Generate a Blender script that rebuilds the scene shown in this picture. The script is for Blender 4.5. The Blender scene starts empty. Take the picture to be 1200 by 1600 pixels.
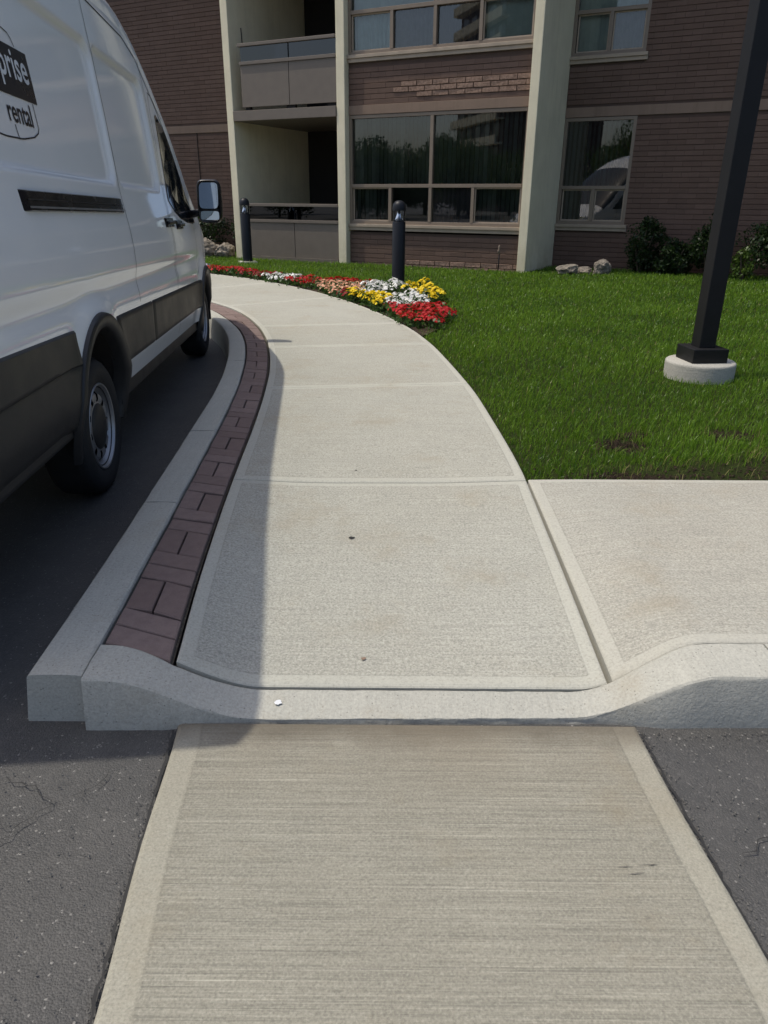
import bpy, bmesh, math, random
import numpy as np
from mathutils import Vector, Matrix, noise as mnoise
R = math.radians
rng = np.random.default_rng(7)
random.seed(7)
sc = bpy.context.scene
C = sc.collection

# ------------------------------------------------------------------ camera, sky, sun, exposure
cam = bpy.data.cameras.new('camera'); camo = bpy.data.objects.new('camera', cam); C.objects.link(camo)
sc.camera = camo
cam.sensor_fit = 'VERTICAL'; cam.sensor_height = 36.0; cam.lens = 36.0 * 1144.0 / 1600.0
cam.clip_start = 0.05; cam.clip_end = 2000
_th, _ro = R(23.1), R(0.45)
fwd = Vector((0, math.cos(_th), -math.sin(_th))); up0 = Vector((0, math.sin(_th), math.cos(_th))); r0 = Vector((1, 0, 0))
rt = r0 * math.cos(_ro) + up0 * math.sin(_ro); up = up0 * math.cos(_ro) - r0 * math.sin(_ro)
camo.matrix_world = Matrix(((rt.x, up.x, -fwd.x, 0), (rt.y, up.y, -fwd.y, 0), (rt.z, up.z, -fwd.z, 1.37), (0, 0, 0, 1)))

SUN = Vector((-1.08, 0.10, 2.5)).normalized()          # towards the sun
w = bpy.data.worlds.new('World'); sc.world = w; w.use_nodes = True
wn = w.node_tree.nodes; bg = wn['Background']
sky = wn.new('ShaderNodeTexSky'); sky.sky_type = 'NISHITA'; sky.sun_disc = False
sky.sun_elevation = math.asin(SUN.z); sky.sun_rotation = math.atan2(SUN.x, SUN.y)
sky.altitude = 100; sky.air_density = 1.0; sky.dust_density = 3.5; sky.ozone_density = 1.0
w.node_tree.links.new(sky.outputs[0], bg.inputs[0]); bg.inputs[1].default_value = 0.15
sl = bpy.data.lights.new('sun', 'SUN'); sl.energy = 2.8; sl.angle = R(0.53); sl.color = (1.0, 0.93, 0.80)
so = bpy.data.objects.new('sun', sl); C.objects.link(so); so.rotation_euler = SUN.to_track_quat('Z', 'Y').to_euler()
so.location = (-6, 4, 14)
vs = sc.view_settings; vs.view_transform = 'Standard'; vs.look = 'None'; vs.exposure = 0.12; vs.gamma = 1; vs.use_curve_mapping = False

# ------------------------------------------------------------------ helpers
def meshdata(name, V, F, mat=None, smooth=False, attrs=None):
    """V (n,3); F list of int arrays each (m,k)."""
    V = np.asarray(V, dtype=np.float32)
    if not isinstance(F, (list, tuple)) or np.ndim(F[0]) == 1: F = [F]
    F = [np.asarray(f, dtype=np.int32) for f in F if len(f)]
    me = bpy.data.meshes.new(name)
    nl = sum(f.size for f in F); npoly = sum(len(f) for f in F)
    me.vertices.add(len(V)); me.vertices.foreach_set('co', V.ravel())
    me.loops.add(nl); me.loops.foreach_set('vertex_index', np.concatenate([f.ravel() for f in F]))
    me.polygons.add(npoly)
    tot = np.concatenate([np.full(len(f), f.shape[1], dtype=np.int32) for f in F])
    st = np.concatenate([[0], np.cumsum(tot)[:-1]]).astype(np.int32)
    me.polygons.foreach_set('loop_start', st)
    try: me.polygons.foreach_set('loop_total', tot)
    except Exception: pass
    me.polygons.foreach_set('use_smooth', np.full(npoly, bool(smooth), dtype=bool))
    if attrs:
        for k, v in attrs.items():
            a = me.attributes.new(k, 'FLOAT', 'POINT'); a.data.foreach_set('value', np.asarray(v, dtype=np.float32))
    me.update(calc_edges=True); me.validate()
    if mat: me.materials.append(mat)
    return me
def link(name, me, parent=None, loc=None, rot=None):
    o = bpy.data.objects.new(name, me); C.objects.link(o)
    if parent is not None: o.parent = parent
    if loc is not None: o.location = loc
    if rot is not None: o.rotation_euler = rot
    return o
def obj(name, V, F, mat, parent=None, smooth=False, attrs=None, loc=None, rot=None):
    return link(name, meshdata(name, V, F, mat, smooth, attrs), parent, loc, rot)
def empty(name, loc=(0, 0, 0), rz=0.0, parent=None):
    o = bpy.data.objects.new(name, None); C.objects.link(o); o.location = loc; o.rotation_euler = (0, 0, rz)
    o.empty_display_size = 0.1
    if parent is not None: o.parent = parent
    return o
def tag(o, label=None, cat=None, group=None, kind=None):
    if label: o['label'] = label
    if cat: o['category'] = cat
    if group: o['group'] = group
    if kind: o['kind'] = kind
    return o
class MB:
    """collects simple solids into one mesh"""
    def __init__(s): s.V = []; s.Q = []; s.T = []; s.n = 0
    def add(s, V, Q=(), T=()):
        V = np.asarray(V, float)
        s.V.append(V)
        if len(Q): s.Q.append(np.asarray(Q, int) + s.n)
        if len(T): s.T.append(np.asarray(T, int) + s.n)
        s.n += len(V); return s
    def box(s, x0, x1, y0, y1, z0, z1, bev=0.0):
        if bev <= 0:
            V = [(x, y, z) for z in (z0, z1) for y in (y0, y1) for x in (x0, x1)]
            return s.add(V, [(0, 2, 3, 1), (4, 5, 7, 6), (0, 1, 5, 4), (2, 6, 7, 3), (0, 4, 6, 2), (1, 3, 7, 5)])
        b = bev; bm = bmesh.new()
        bmesh.ops.create_cube(bm, size=1.0)
        for v in bm.verts: v.co = Vector(((x0 + x1) / 2 + v.co.x * (x1 - x0), (y0 + y1) / 2 + v.co.y * (y1 - y0), (z0 + z1) / 2 + v.co.z * (z1 - z0)))
        bmesh.ops.bevel(bm, geom=bm.edges[:], offset=b, segments=2, profile=0.6, affect='EDGES')
        return s.bm(bm)
    def bm(s, bm):
        bm.verts.ensure_lookup_table(); V = [v.co[:] for v in bm.verts]
        bmesh.ops.triangulate(bm, faces=[f for f in bm.faces if len(f.verts) > 4])
        bm.verts.index_update()
        Q = [[v.index for v in f.verts] for f in bm.faces if len(f.verts) == 4]
        T = [[v.index for v in f.verts] for f in bm.faces if len(f.verts) == 3]
        bm.free(); return s.add(V, Q, T)
    def tube(s, P, rad, n=8, cap=True):
        P = [Vector(p) for p in P]
        rr = rad if hasattr(rad, '__len__') else [rad] * len(P)
        V = []; 
        for i, p in enumerate(P):
            t = (P[min(i + 1, len(P) - 1)] - P[max(i - 1, 0)]).normalized()
            a = t.orthogonal().normalized() if i == 0 else (a - t * a.dot(t)).normalized()
            b = t.cross(a)
            for k in range(n):
                an = 2 * math.pi * k / n; V.append(p + (a * math.cos(an) + b * math.sin(an)) * rr[i])
        Q = [(i * n + k, i * n + (k + 1) % n, (i + 1) * n + (k + 1) % n, (i + 1) * n + k) for i in range(len(P) - 1) for k in range(n)]
        T = []
        if cap:
            V.append(P[0]); V.append(P[-1]); a0 = len(V) - 2; a1 = a0 + 1; m = (len(P) - 1) * n
            T = [(a0, (k + 1) % n, k) for k in range(n)] + [(a1, m + k, m + (k + 1) % n) for k in range(n)]
        return s.add([v[:] for v in V], Q, T)
    def lathe(s, prof, n=32, axis='z', c=(0, 0, 0)):
        V = []
        for (r, h) in prof:
            for k in range(n):
                a = 2 * math.pi * k / n
                p = (r * math.cos(a), r * math.sin(a), h)
                if axis == 'x': p = (h, r * math.cos(a), r * math.sin(a))
                V.append((p[0] + c[0], p[1] + c[1], p[2] + c[2]))
        Q = [(i * n + k, i * n + (k + 1) % n, (i + 1) * n + (k + 1) % n, (i + 1) * n + k) for i in range(len(prof) - 1) for k in range(n)]
        return s.add(V, Q)
    def obj(s, name, mat, parent=None, smooth=False, loc=None, rot=None):
        return link(name, s.mesh(name, mat, smooth), parent, loc, rot)
    def mesh(s, name, mat, smooth=False):
        F = []
        if s.Q: F.append(np.concatenate(s.Q))
        if s.T: F.append(np.concatenate(s.T))
        return meshdata(name, np.concatenate(s.V), F, mat, smooth)
def gridfaces(nu, nv):
    i = np.arange(nv - 1)[:, None] * nu + np.arange(nu - 1)[None, :]
    i = i.ravel(); return np.stack([i, i + 1, i + nu + 1, i + nu], 1)
def autosmooth(o, ang=35):
    me = o.data
    me.polygons.foreach_set('use_smooth', np.ones(len(me.polygons), dtype=bool))
    try: me.set_sharp_from_angle(angle=R(ang))
    except Exception: pass
    return o
def sstep(a, b, x):
    t = np.clip((x - a) / (b - a), 0, 1); return t * t * (3 - 2 * t)

# ------------------------------------------------------------------ materials
class NT:
    def __init__(s, name):
        s.m = bpy.data.materials.new(name); s.m.use_nodes = True; s.t = s.m.node_tree; s.n = s.t.nodes
        s.b = s.n['Principled BSDF']; s.out = s.n['Material Output']
    def new(s, ty, **kw):
        n = s.n.new(ty)
        for k, v in kw.items(): setattr(n, k, v)
        return n
    def lk(s, a, b): s.t.links.new(a, b)
    def val(s, sock, v):
        if hasattr(v, 'is_output') or isinstance(v, bpy.types.NodeSocket): s.lk(v, sock)
        else: sock.default_value = v
    def pos(s, scale=(1, 1, 1), rot=(0, 0, 0), obj=False):
        src = s.new('ShaderNodeTexCoord').outputs['Object'] if obj else s.new('ShaderNodeNewGeometry').outputs['Position']
        mp = s.new('ShaderNodeMapping'); mp.inputs['Scale'].default_value = scale; mp.inputs['Rotation'].default_value = rot
        s.lk(src, mp.inputs['Vector']); return mp.outputs[0]
    def noise(s, vec, scale=5, detail=4, rough=0.55, out=0):
        n = s.new('ShaderNodeTexNoise'); n.inputs['Scale'].default_value = scale; n.inputs['Detail'].default_value = detail
        n.inputs['Roughness'].default_value = rough; s.lk(vec, n.inputs['Vector']); return n.outputs[out]
    def voro(s, vec, scale=5, feature='F1', out=0):
        n = s.new('ShaderNodeTexVoronoi'); n.feature = feature; n.inputs['Scale'].default_value = scale
        s.lk(vec, n.inputs['Vector']); return n.outputs[out]
    def ramp(s, v, a, b, c0=0.0, c1=1.0):
        n = s.new('ShaderNodeMapRange'); n.clamp = True
        n.inputs[1].default_value = a; n.inputs[2].default_value = b; n.inputs[3].default_value = c0; n.inputs[4].default_value = c1
        s.lk(v, n.inputs[0]); return n.outputs[0]
    def math(s, op, a, b=0.0):
        n = s.new('ShaderNodeMath', operation=op); s.val(n.inputs[0], a); s.val(n.inputs[1], b); return n.outputs[0]
    def mix(s, f, a, b, mode='MIX'):
        n = s.new('ShaderNodeMix', data_type='RGBA', blend_type=mode)
        s.val(n.inputs[0], f); s.val(n.inputs[6], a if not isinstance(a, tuple) else (*a, 1)); s.val(n.inputs[7], b if not isinstance(b, tuple) else (*b, 1))
        return n.outputs[2]
    def attr(s, name): return s.new('ShaderNodeAttribute', attribute_name=name).outputs['Fac']
    def rand(s): return s.new('ShaderNodeObjectInfo').outputs['Random']
    def bump(s, h, strength=0.3, dist=0.01, normal=None):
        n = s.new('ShaderNodeBump'); n.inputs['Strength'].default_value = strength; n.inputs['Distance'].default_value = dist
        s.lk(h, n.inputs['Height'])
        if normal is not None: s.lk(normal, n.inputs['Normal'])
        return n.outputs[0]
    def done(s, col=None, rough=None, normal=None, metal=None, spec=None):
        if col is not None: s.val(s.b.inputs['Base Color'], (*col, 1) if isinstance(col, tuple) else col)
        if rough is not None: s.val(s.b.inputs['Roughness'], rough)
        if normal is not None: s.lk(normal, s.b.inputs['Normal'])
        if metal is not None: s.b.inputs['Metallic'].default_value = metal
        if spec is not None: s.b.inputs['Specular IOR Level'].default_value = spec
        return s.m
def simple(name, col, rough=0.6, metal=0.0, var=0.12, scale=6.0, bump=0.0, bscale=80, spec=0.5):
    t = NT(name); p = t.pos(obj=True)
    n = t.noise(p, scale, 5)
    c = t.mix(t.ramp(n, 0.3, 0.7), tuple(x * (1 - var) for x in col), tuple(min(1, x * (1 + var)) for x in col))
    nm = t.bump(t.noise(p, bscale, 3), bump, 0.004) if bump else None
    return t.done(c, t.ramp(n, 0.3, 0.7, max(0, rough - 0.06), min(1, rough + 0.06)), nm, metal, spec)

def concrete(name, base, warm, broom_rot=0.0, broom=(1.6, 170, 1), lines=0.35, edgeattr=True, speck=0.5, dirt=True, bumpk=0.35, gutter=False, gscale=125, band=0.45, pits=0.25):
    t = NT(name); p = t.pos(); pb = t.pos(scale=broom, rot=(0, 0, broom_rot))
    big = t.noise(p, 0.9, 5, 0.6); mid = t.noise(p, 5.0, 6, 0.65); fine = t.noise(p, gscale, 4, 0.75); grain = t.noise(p, 55, 3, 0.7)
    br = t.noise(pb, 1.0, 3, 0.75); br2 = t.noise(t.pos(scale=(broom[0] * 2.3, broom[1] * 0.35, 1), rot=(0, 0, broom_rot)), 1.0, 4, 0.8)
    c = t.mix(t.ramp(big, 0.3, 0.7), base, warm)
    c = t.mix(t.ramp(mid, 0.35, 0.75, 0, 0.38), c, tuple(x * 0.76 for x in base))
    brs = t.ramp(br, 0.36, 0.64)
    dk = t.math('MULTIPLY', t.math('MULTIPLY', brs, t.ramp(br2, 0.3, 0.65)), lines)
    sp = t.ramp(fine, 0.50, 0.68, 0, speck); li = t.ramp(fine, 0.47, 0.33, 0, speck * 0.6)
    if edgeattr:
        e = t.ramp(t.math('ADD', t.attr('edge'), t.math('MULTIPLY', t.math('SUBTRACT', grain, 0.5), 0.006)), 0.0465, 0.0495)
        dk = t.math('MULTIPLY', dk, e); k = t.ramp(e, 0, 1, 0.95 - band, 1); sp = t.math('MULTIPLY', sp, k); li = t.math('MULTIPLY', li, k)
        c = t.mix(t.ramp(e, 0, 1, band, 0.0), c, tuple(min(1, x * 1.10) for x in base))
        ea = t.attr('edge'); c = t.mix(t.math('MULTIPLY', t.ramp(ea, 0.044, 0.048), t.ramp(ea, 0.048, 0.053, 0.35, 0)), c, tuple(x * 0.5 for x in base))
    c = t.mix(dk, c, tuple(x * 0.5 for x in base))
    ls = t.math('MULTIPLY', t.ramp(br, 0.44, 0.30), t.math('MULTIPLY', t.ramp(br2, 0.6, 0.3), lines * 0.75))
    if edgeattr: ls = t.math('MULTIPLY', ls, e)
    c = t.mix(ls, c, tuple(min(1, x * 1.5) for x in base))
    c = t.mix(sp, c, tuple(x * 0.42 for x in base))
    c = t.mix(li, c, tuple(min(1, x * 1.45) for x in base))
    if dirt:
        st = t.noise(p, 2.3, 7, 0.66); st2 = t.noise(p, 11, 5, 0.6)
        f = t.math('MULTIPLY', t.ramp(st, 0.54, 0.74, 0, 0.55), t.ramp(st2, 0.35, 0.6, 0.3, 1))
        c = t.mix(f, c, (base[0] * 0.68, base[1] * 0.58, base[2] * 0.45))
        sp2 = t.voro(t.pos(scale=(1, 1, 0.02)), 3.1); c = t.mix(t.ramp(sp2, 0.03, 0.065, 0.35, 0), c, tuple(x * 0.5 for x in base))
        pit = t.voro(p, 48); c = t.mix(t.ramp(pit, 0.07, 0.13, pits, 0), c, tuple(x * 0.3 for x in base))
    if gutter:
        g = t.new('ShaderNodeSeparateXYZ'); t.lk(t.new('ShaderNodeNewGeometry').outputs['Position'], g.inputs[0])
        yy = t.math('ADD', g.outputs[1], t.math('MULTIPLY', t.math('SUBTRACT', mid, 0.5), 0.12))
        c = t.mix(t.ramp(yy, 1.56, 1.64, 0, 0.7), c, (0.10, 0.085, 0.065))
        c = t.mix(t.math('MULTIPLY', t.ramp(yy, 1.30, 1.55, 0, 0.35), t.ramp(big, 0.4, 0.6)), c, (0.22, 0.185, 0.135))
    h = t.math('ADD', t.math('MULTIPLY', brs, 0.6), t.math('MULTIPLY', fine, 0.9))
    if edgeattr: h = t.math('MULTIPLY', h, t.ramp(e, 0, 1, 0.35, 1))
    return t.done(c, 0.88, t.bump(h, bumpk, 0.004), spec=0.25)

M = {}
M['walk'] = concrete('walk_concrete', (0.410, 0.408, 0.358), (0.372, 0.362, 0.308), lines=0.40, speck=0.78)
M['walk2'] = concrete('side_walk_concrete', (0.405, 0.40, 0.352), (0.365, 0.345, 0.292), broom_rot=R(-62), lines=0.42, speck=0.75)
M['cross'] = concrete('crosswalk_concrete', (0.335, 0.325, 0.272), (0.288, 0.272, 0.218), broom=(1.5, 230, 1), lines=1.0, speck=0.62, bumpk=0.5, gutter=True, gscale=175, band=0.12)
M['kerb'] = concrete('kerb_concrete', (0.435, 0.432, 0.385), (0.39, 0.382, 0.338), broom=(40, 5, 40), lines=0.2, edgeattr=False, speck=0.40, pits=0.7)
def asphalt():
    t = NT('asphalt'); p = t.pos()
    big = t.noise(p, 0.9, 5, 0.6); mid = t.noise(p, 6.5, 7, 0.72); v = t.voro(p, 210); vc = t.voro(p, 210, out=1); fine = t.noise(p, 420, 3, 0.7)
    c = t.mix(t.ramp(big, 0.3, 0.7), (0.048, 0.048, 0.048), (0.064, 0.063, 0.061))
    c = t.mix(t.ramp(mid, 0.42, 0.8, 0, 0.6), c, (0.098, 0.094, 0.089))
    c = t.mix(t.ramp(t.noise(p, 2.6, 6, 0.7), 0.55, 0.75, 0, 0.5), c, (0.036, 0.036, 0.037))
    c = t.mix(t.ramp(fine, 0.5, 0.75, 0, 0.5), c, (0.045, 0.045, 0.046))
    s = t.new('ShaderNodeSeparateColor'); t.lk(vc, s.inputs[0])
    c = t.mix(t.ramp(s.outputs[0], 0.7, 1.0, 0, 0.35), c, (0.13, 0.126, 0.122))
    c = t.mix(t.ramp(s.outputs[1], 0.988, 0.992, 0, 0.6), c, (0.30, 0.29, 0.27))
    h = t.math('ADD', t.math('SUBTRACT', 0.6, v), t.math('MULTIPLY', fine, 0.5))
    n1 = t.bump(t.noise(p, 30, 5, 0.7), 0.3, 0.01)
    return t.done(c, 0.62, t.bump(h, 0.5, 0.004, n1), spec=0.5)
M['asphalt'] = asphalt()
def paver():
    t = NT('paver'); p = t.pos(); r = t.rand()
    c = t.mix(r, (0.175, 0.126, 0.112), (0.222, 0.166, 0.150))
    n = t.noise(p, 26, 6, 0.7); c = t.mix(t.ramp(n, 0.4, 0.75, 0, 0.6), c, (0.125, 0.088, 0.082))
    f = t.noise(p, 300, 2); c = t.mix(t.ramp(f, 0.58, 0.75, 0, 0.5), c, (0.30, 0.24, 0.22))
    return t.done(c, 0.85, t.bump(f, 0.4, 0.003), spec=0.25)
M['paver'] = paver()
def soilmat(name, a, b):
    t = NT(name); p = t.pos(); n = t.noise(p, 9, 7, 0.7); f = t.noise(p, 90, 4, 0.7)
    c = t.mix(t.ramp(n, 0.3, 0.7), a, b); c = t.mix(t.ramp(f, 0.5, 0.75, 0, 0.6), c, tuple(x * 2.0 for x in b))
    return t.done(c, 0.95, t.bump(f, 0.9, 0.03), spec=0.1)
M['sand'] = soilmat('joint_sand', (0.10, 0.085, 0.065), (0.16, 0.14, 0.11))
M['soil'] = soilmat('bed_soil', (0.035, 0.025, 0.018), (0.075, 0.055, 0.040))
M['lawnsoil'] = soilmat('lawn_soil', (0.020, 0.030, 0.008), (0.040, 0.050, 0.014))
def leafmat(name, c0, c1, trans=0.45, rough=0.45, attr='tint', dry=None):
    t = NT(name); a = t.attr(attr)
    c = t.mix(a, c0, c1)
    if dry: c = t.mix(t.ramp(a, 0.93, 0.97), c, dry)
    b = t.b; t.done(c, rough, spec=0.35)
    tr = t.new('ShaderNodeBsdfTranslucent'); t.lk(t.mix(0.5, c, tuple(min(1, x * 1.6) for x in c1)), tr.inputs[0])
    mx = t.new('ShaderNodeMixShader'); mx.inputs[0].default_value = trans
    t.lk(b.outputs[0], mx.inputs[1]); t.lk(tr.outputs[0], mx.inputs[2]); t.lk(mx.outputs[0], t.out.inputs[0])
    return t.m
M['grass'] = leafmat('grass_blades', (0.022, 0.075, 0.007), (0.185, 0.315, 0.026), 0.42, 0.38, dry=(0.28, 0.24, 0.10))
M['shrub'] = leafmat('shrub_leaves', (0.008, 0.020, 0.006), (0.030, 0.058, 0.013), 0.25)
M['shrubl'] = leafmat('light_shrub_leaves', (0.04, 0.08, 0.015), (0.10, 0.16, 0.03), 0.4)
M['treeleaf'] = leafmat('tree_leaves', (0.020, 0.045, 0.010), (0.065, 0.11, 0.022), 0.4)
M['bark'] = simple('bark', (0.09, 0.07, 0.05), 0.9, bump=0.8, bscale=20)
M['plant'] = leafmat('bedding_leaves', (0.02, 0.05, 0.012), (0.06, 0.12, 0.025), 0.35)
PET = {'red': ((0.36, 0.006, 0.010), (0.56, 0.020, 0.022)), 'dark_red': ((0.17, 0.006, 0.010), (0.34, 0.012, 0.02)), 'white': ((0.70, 0.70, 0.68), (0.85, 0.85, 0.82)),
       'peach': ((0.72, 0.36, 0.24), (0.82, 0.52, 0.36)), 'yellow': ((0.72, 0.50, 0.01), (0.86, 0.68, 0.03)), 'lilac': ((0.45, 0.38, 0.55), (0.72, 0.68, 0.76))}
for k, (a, b) in PET.items(): M['pet_' + k] = leafmat('petals_' + k, a, b, 0.25, 0.6)
def brickmat():
    t = NT('painted_brick'); p = t.pos(); 
    a = t.attr('tint'); r = t.rand(); s = t.math('FRACT', t.math('ADD', a, r))
    c = t.mix(s, (0.124, 0.078, 0.058), (0.148, 0.095, 0.072))
    n = t.noise(p, 3, 6, 0.65); c = t.mix(t.ramp(n, 0.4, 0.75, 0, 0.5), c, (0.098, 0.064, 0.049))
    f = t.noise(p, 60, 4, 0.7); c = t.mix(t.ramp(f, 0.62, 0.8, 0, 0.4), c, (0.20, 0.145, 0.115))
    return t.done(c, 0.75, t.bump(t.noise(p, 45, 5, 0.7), 0.5, 0.01), spec=0.3)
M['brick'] = brickmat()
def roughbrick():
    t = NT('spalled_brick'); p = t.pos(); r = t.rand()
    n = t.noise(p, 22, 6, 0.75)
    c = t.mix(t.ramp(n, 0.35, 0.65), (0.17, 0.11, 0.082), (0.33, 0.225, 0.17))
    return t.done(c, 0.85, t.bump(n, 0.9, 0.02), spec=0.2)
M['rbrick'] = roughbrick()
M['mortar'] = simple('painted_mortar', (0.078, 0.048, 0.035), 0.85, var=0.15, scale=4, bump=0.4, bscale=70)
def farbrick():
    t = NT('far_brick'); p = t.pos(obj=True)
    b = t.new('ShaderNodeTexBrick'); b.inputs['Scale'].default_value = 1.0
    b.inputs['Brick Width'].default_value = 0.25; b.inputs['Row Height'].default_value = 0.075; b.inputs['Mortar Size'].default_value = 0.006
    mp = t.new('ShaderNodeMapping'); mp.inputs['Rotation'].default_value = (R(-90), 0, 0); t.lk(p, mp.inputs[0]); t.lk(mp.outputs[0], b.inputs['Vector'])
    b.inputs['Color1'].default_value = (0.10, 0.07, 0.055, 1); b.inputs['Color2'].default_value = (0.12, 0.08, 0.062, 1); b.inputs['Mortar'].default_value = (0.07, 0.05, 0.04, 1)
    return t.done(b.outputs[0], 0.8)
M['farbrick'] = farbrick()
def stucco(name, base, streak=0.25):
    t = NT(name); p = t.pos(); n = t.noise(p, 2.2, 6, 0.65); s = t.noise(t.pos(scale=(9, 9, 0.6)), 1.0, 5, 0.7); f = t.noise(p, 55, 4, 0.7)
    c = t.mix(t.ramp(n, 0.35, 0.7), base, tuple(x * 0.88 for x in base))
    c = t.mix(t.ramp(s, 0.5, 0.75, 0, streak), c, (base[0] * 0.55, base[1] * 0.53, base[2] * 0.45))
    g = t.new('ShaderNodeSeparateXYZ'); t.lk(t.new('ShaderNodeNewGeometry').outputs['Position'], g.inputs[0])
    low = t.math('MULTIPLY', t.ramp(g.outputs[2], 0.2, 0.75, 1, 0), t.ramp(n, 0.4, 0.6))
    c = t.mix(t.math('MULTIPLY', low, 0.5), c, (base[0] * 0.6, base[1] * 0.55, base[2] * 0.42))
    return t.done(c, 0.8, t.bump(f, 0.5, 0.01), spec=0.3)
M['stucco'] = stucco('cream_painted_concrete', (0.78, 0.71, 0.52))
M['taupe'] = simple('taupe_metal', (0.155, 0.128, 0.102), 0.5, var=0.06)
M['frame'] = simple('window_frame_metal', (0.21, 0.165, 0.122), 0.45, var=0.06)
M['sill'] = simple('sill_metal', (0.36, 0.29, 0.215), 0.5, var=0.1)
M['band'] = stucco('band_painted', (0.245, 0.175, 0.130), 0.35)
M['dark'] = simple('dark_interior', (0.018, 0.016, 0.015), 0.9)
M['room'] = simple('room_wall', (0.10, 0.095, 0.085), 0.9)
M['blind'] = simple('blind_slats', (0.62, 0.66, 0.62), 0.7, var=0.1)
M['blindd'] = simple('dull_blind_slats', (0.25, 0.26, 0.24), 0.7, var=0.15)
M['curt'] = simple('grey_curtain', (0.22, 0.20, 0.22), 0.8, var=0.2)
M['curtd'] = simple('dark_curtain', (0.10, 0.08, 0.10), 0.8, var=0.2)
M['sheer'] = simple('sheer_curtain', (0.60, 0.66, 0.66), 0.8, var=0.1)
def glass(name, tint, f0=1.55, coat=1.0):
    t = NT(name); t.n.remove(t.b)
    g = t.new('ShaderNodeBsdfGlossy'); g.inputs['Roughness'].default_value = 0.0; g.inputs['Color'].default_value = (coat, coat, coat, 1)
    tr = t.new('ShaderNodeBsdfTransparent'); tr.inputs[0].default_value = (*tint, 1)
    fr = t.new('ShaderNodeFresnel'); fr.inputs[0].default_value = f0
    nz = t.bump(t.noise(t.pos(), 1.3, 2), 0.03, 0.01); t.lk(nz, g.inputs['Normal'])
    mx = t.new('ShaderNodeMixShader'); t.lk(fr.outputs[0], mx.inputs[0]); t.lk(tr.outputs[0], mx.inputs[1]); t.lk(g.outputs[0], mx.inputs[2]); t.lk(mx.outputs[0], t.out.inputs[0])
    return t.m
M['glass'] = glass('window_glass', (0.70, 0.78, 0.76), 1.85)
M['bglass'] = glass('balcony_smoked_glass', (0.12, 0.125, 0.15), 1.7)
M['clear'] = glass('clear_lens', (0.9, 0.93, 0.95), 1.4)
def carpaint():
    t = NT('white_van_paint'); p = t.pos()
    n = t.noise(p, 1.5, 4)
    c = t.mix(t.ramp(n, 0.3, 0.7), (0.85, 0.855, 0.85), (0.87, 0.87, 0.865))
    t.done(c, 0.065, spec=0.5)
    t.lk(t.bump(t.noise(p, 3.0, 2), 0.06, 0.01), t.b.inputs['Normal'])
    return t.m
M['paint'] = carpaint()
M['plastic'] = simple('black_trim_plastic', (0.021, 0.021, 0.022), 0.5, var=0.15, bump=0.15, bscale=200)
M['tyre'] = simple('tyre_rubber', (0.014, 0.014, 0.015), 0.75, var=0.2, bump=0.3, bscale=120)
M['rim'] = simple('steel_rim', (0.34, 0.34, 0.35), 0.42, metal=0.7, var=0.1)
M['black'] = simple('black_gloss', (0.012, 0.012, 0.014), 0.25)
M['seam'] = simple('panel_gap', (0.02, 0.02, 0.02), 0.8)
M['decalb'] = simple('decal_black', (0.010, 0.012, 0.018), 0.3)
M['decalw'] = simple('decal_white', (0.72, 0.74, 0.76), 0.35)
M['vglass'] = simple('van_dark_glass', (0.008, 0.012, 0.018), 0.04, var=0.0)
M['chrome'] = simple('mirror_silver', (0.85, 0.88, 0.90), 0.01, metal=1.0, var=0.0)
M['reflector'] = simple('reflector_silver', (0.80, 0.80, 0.80), 0.18, metal=1.0)
M['pole'] = simple('black_powder_coat', (0.011, 0.011, 0.012), 0.5, var=0.2, bump=0.08, bscale=150, spec=0.25)
M['bollard'] = simple('charcoal_powder_coat', (0.011, 0.013, 0.018), 0.45, var=0.12, spec=0.25)
M['pier'] = concrete('pier_concrete', (0.44, 0.43, 0.39), (0.36, 0.35, 0.31), broom=(6, 6, 30), lines=0.2, edgeattr=False, speck=0.5)
M['rock'] = simple('rough_stone', (0.19, 0.165, 0.135), 0.9, var=0.45, scale=9, bump=0.9, bscale=25)
M['sticker'] = simple('white_sticker', (0.5, 0.5, 0.48), 0.6)
M['tan'] = simple('copper_pipe', (0.20, 0.15, 0.11), 0.6)
M['tower'] = simple('tower_brick', (0.12, 0.08, 0.065), 0.8)

# ------------------------------------------------------------------ ground curves (metres)
def curve(pts):
    p = np.array(pts); y = np.arange(p[0, 1], p[-1, 1] + 1e-6, 0.02)
    x = np.interp(y, p[:, 1], p[:, 0]); k = 21
    xp = np.pad(x, k, mode='reflect', reflect_type='odd'); g = np.exp(-0.5 * (np.arange(-k, k + 1) / 9.0) ** 2); g /= g.sum()
    xs = np.convolve(xp, g, 'valid')
    return lambda q: np.interp(q, y, xs)
kerb_out = curve([(-0.985, 1.60), (-1.0, 1.99), (-1.02, 2.45), (-1.05, 2.96), (-1.09, 3.66), (-1.115, 4.06), (-1.16, 4.84), (-1.225, 5.51), (-1.33, 6.25), (-1.49, 7.07), (-1.70, 7.78), (-1.99, 8.5), (-2.6, 9.5), (-3.6, 10.7), (-5.4, 12.0), (-12, 15)])
kerb_in = curve([(-0.83, 1.60), (-0.84, 1.85), (-0.868, 2.35), (-0.893, 2.81), (-0.928, 3.44), (-0.985, 4.42), (-1.05, 5.2), (-1.155, 6.05), (-1.29, 6.82), (-1.46, 7.49), (-1.69, 8.13), (-2.0, 8.85), (-2.55, 9.72), (-3.5, 10.85), (-5.3, 12.18), (-12, 15.2)])
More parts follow.
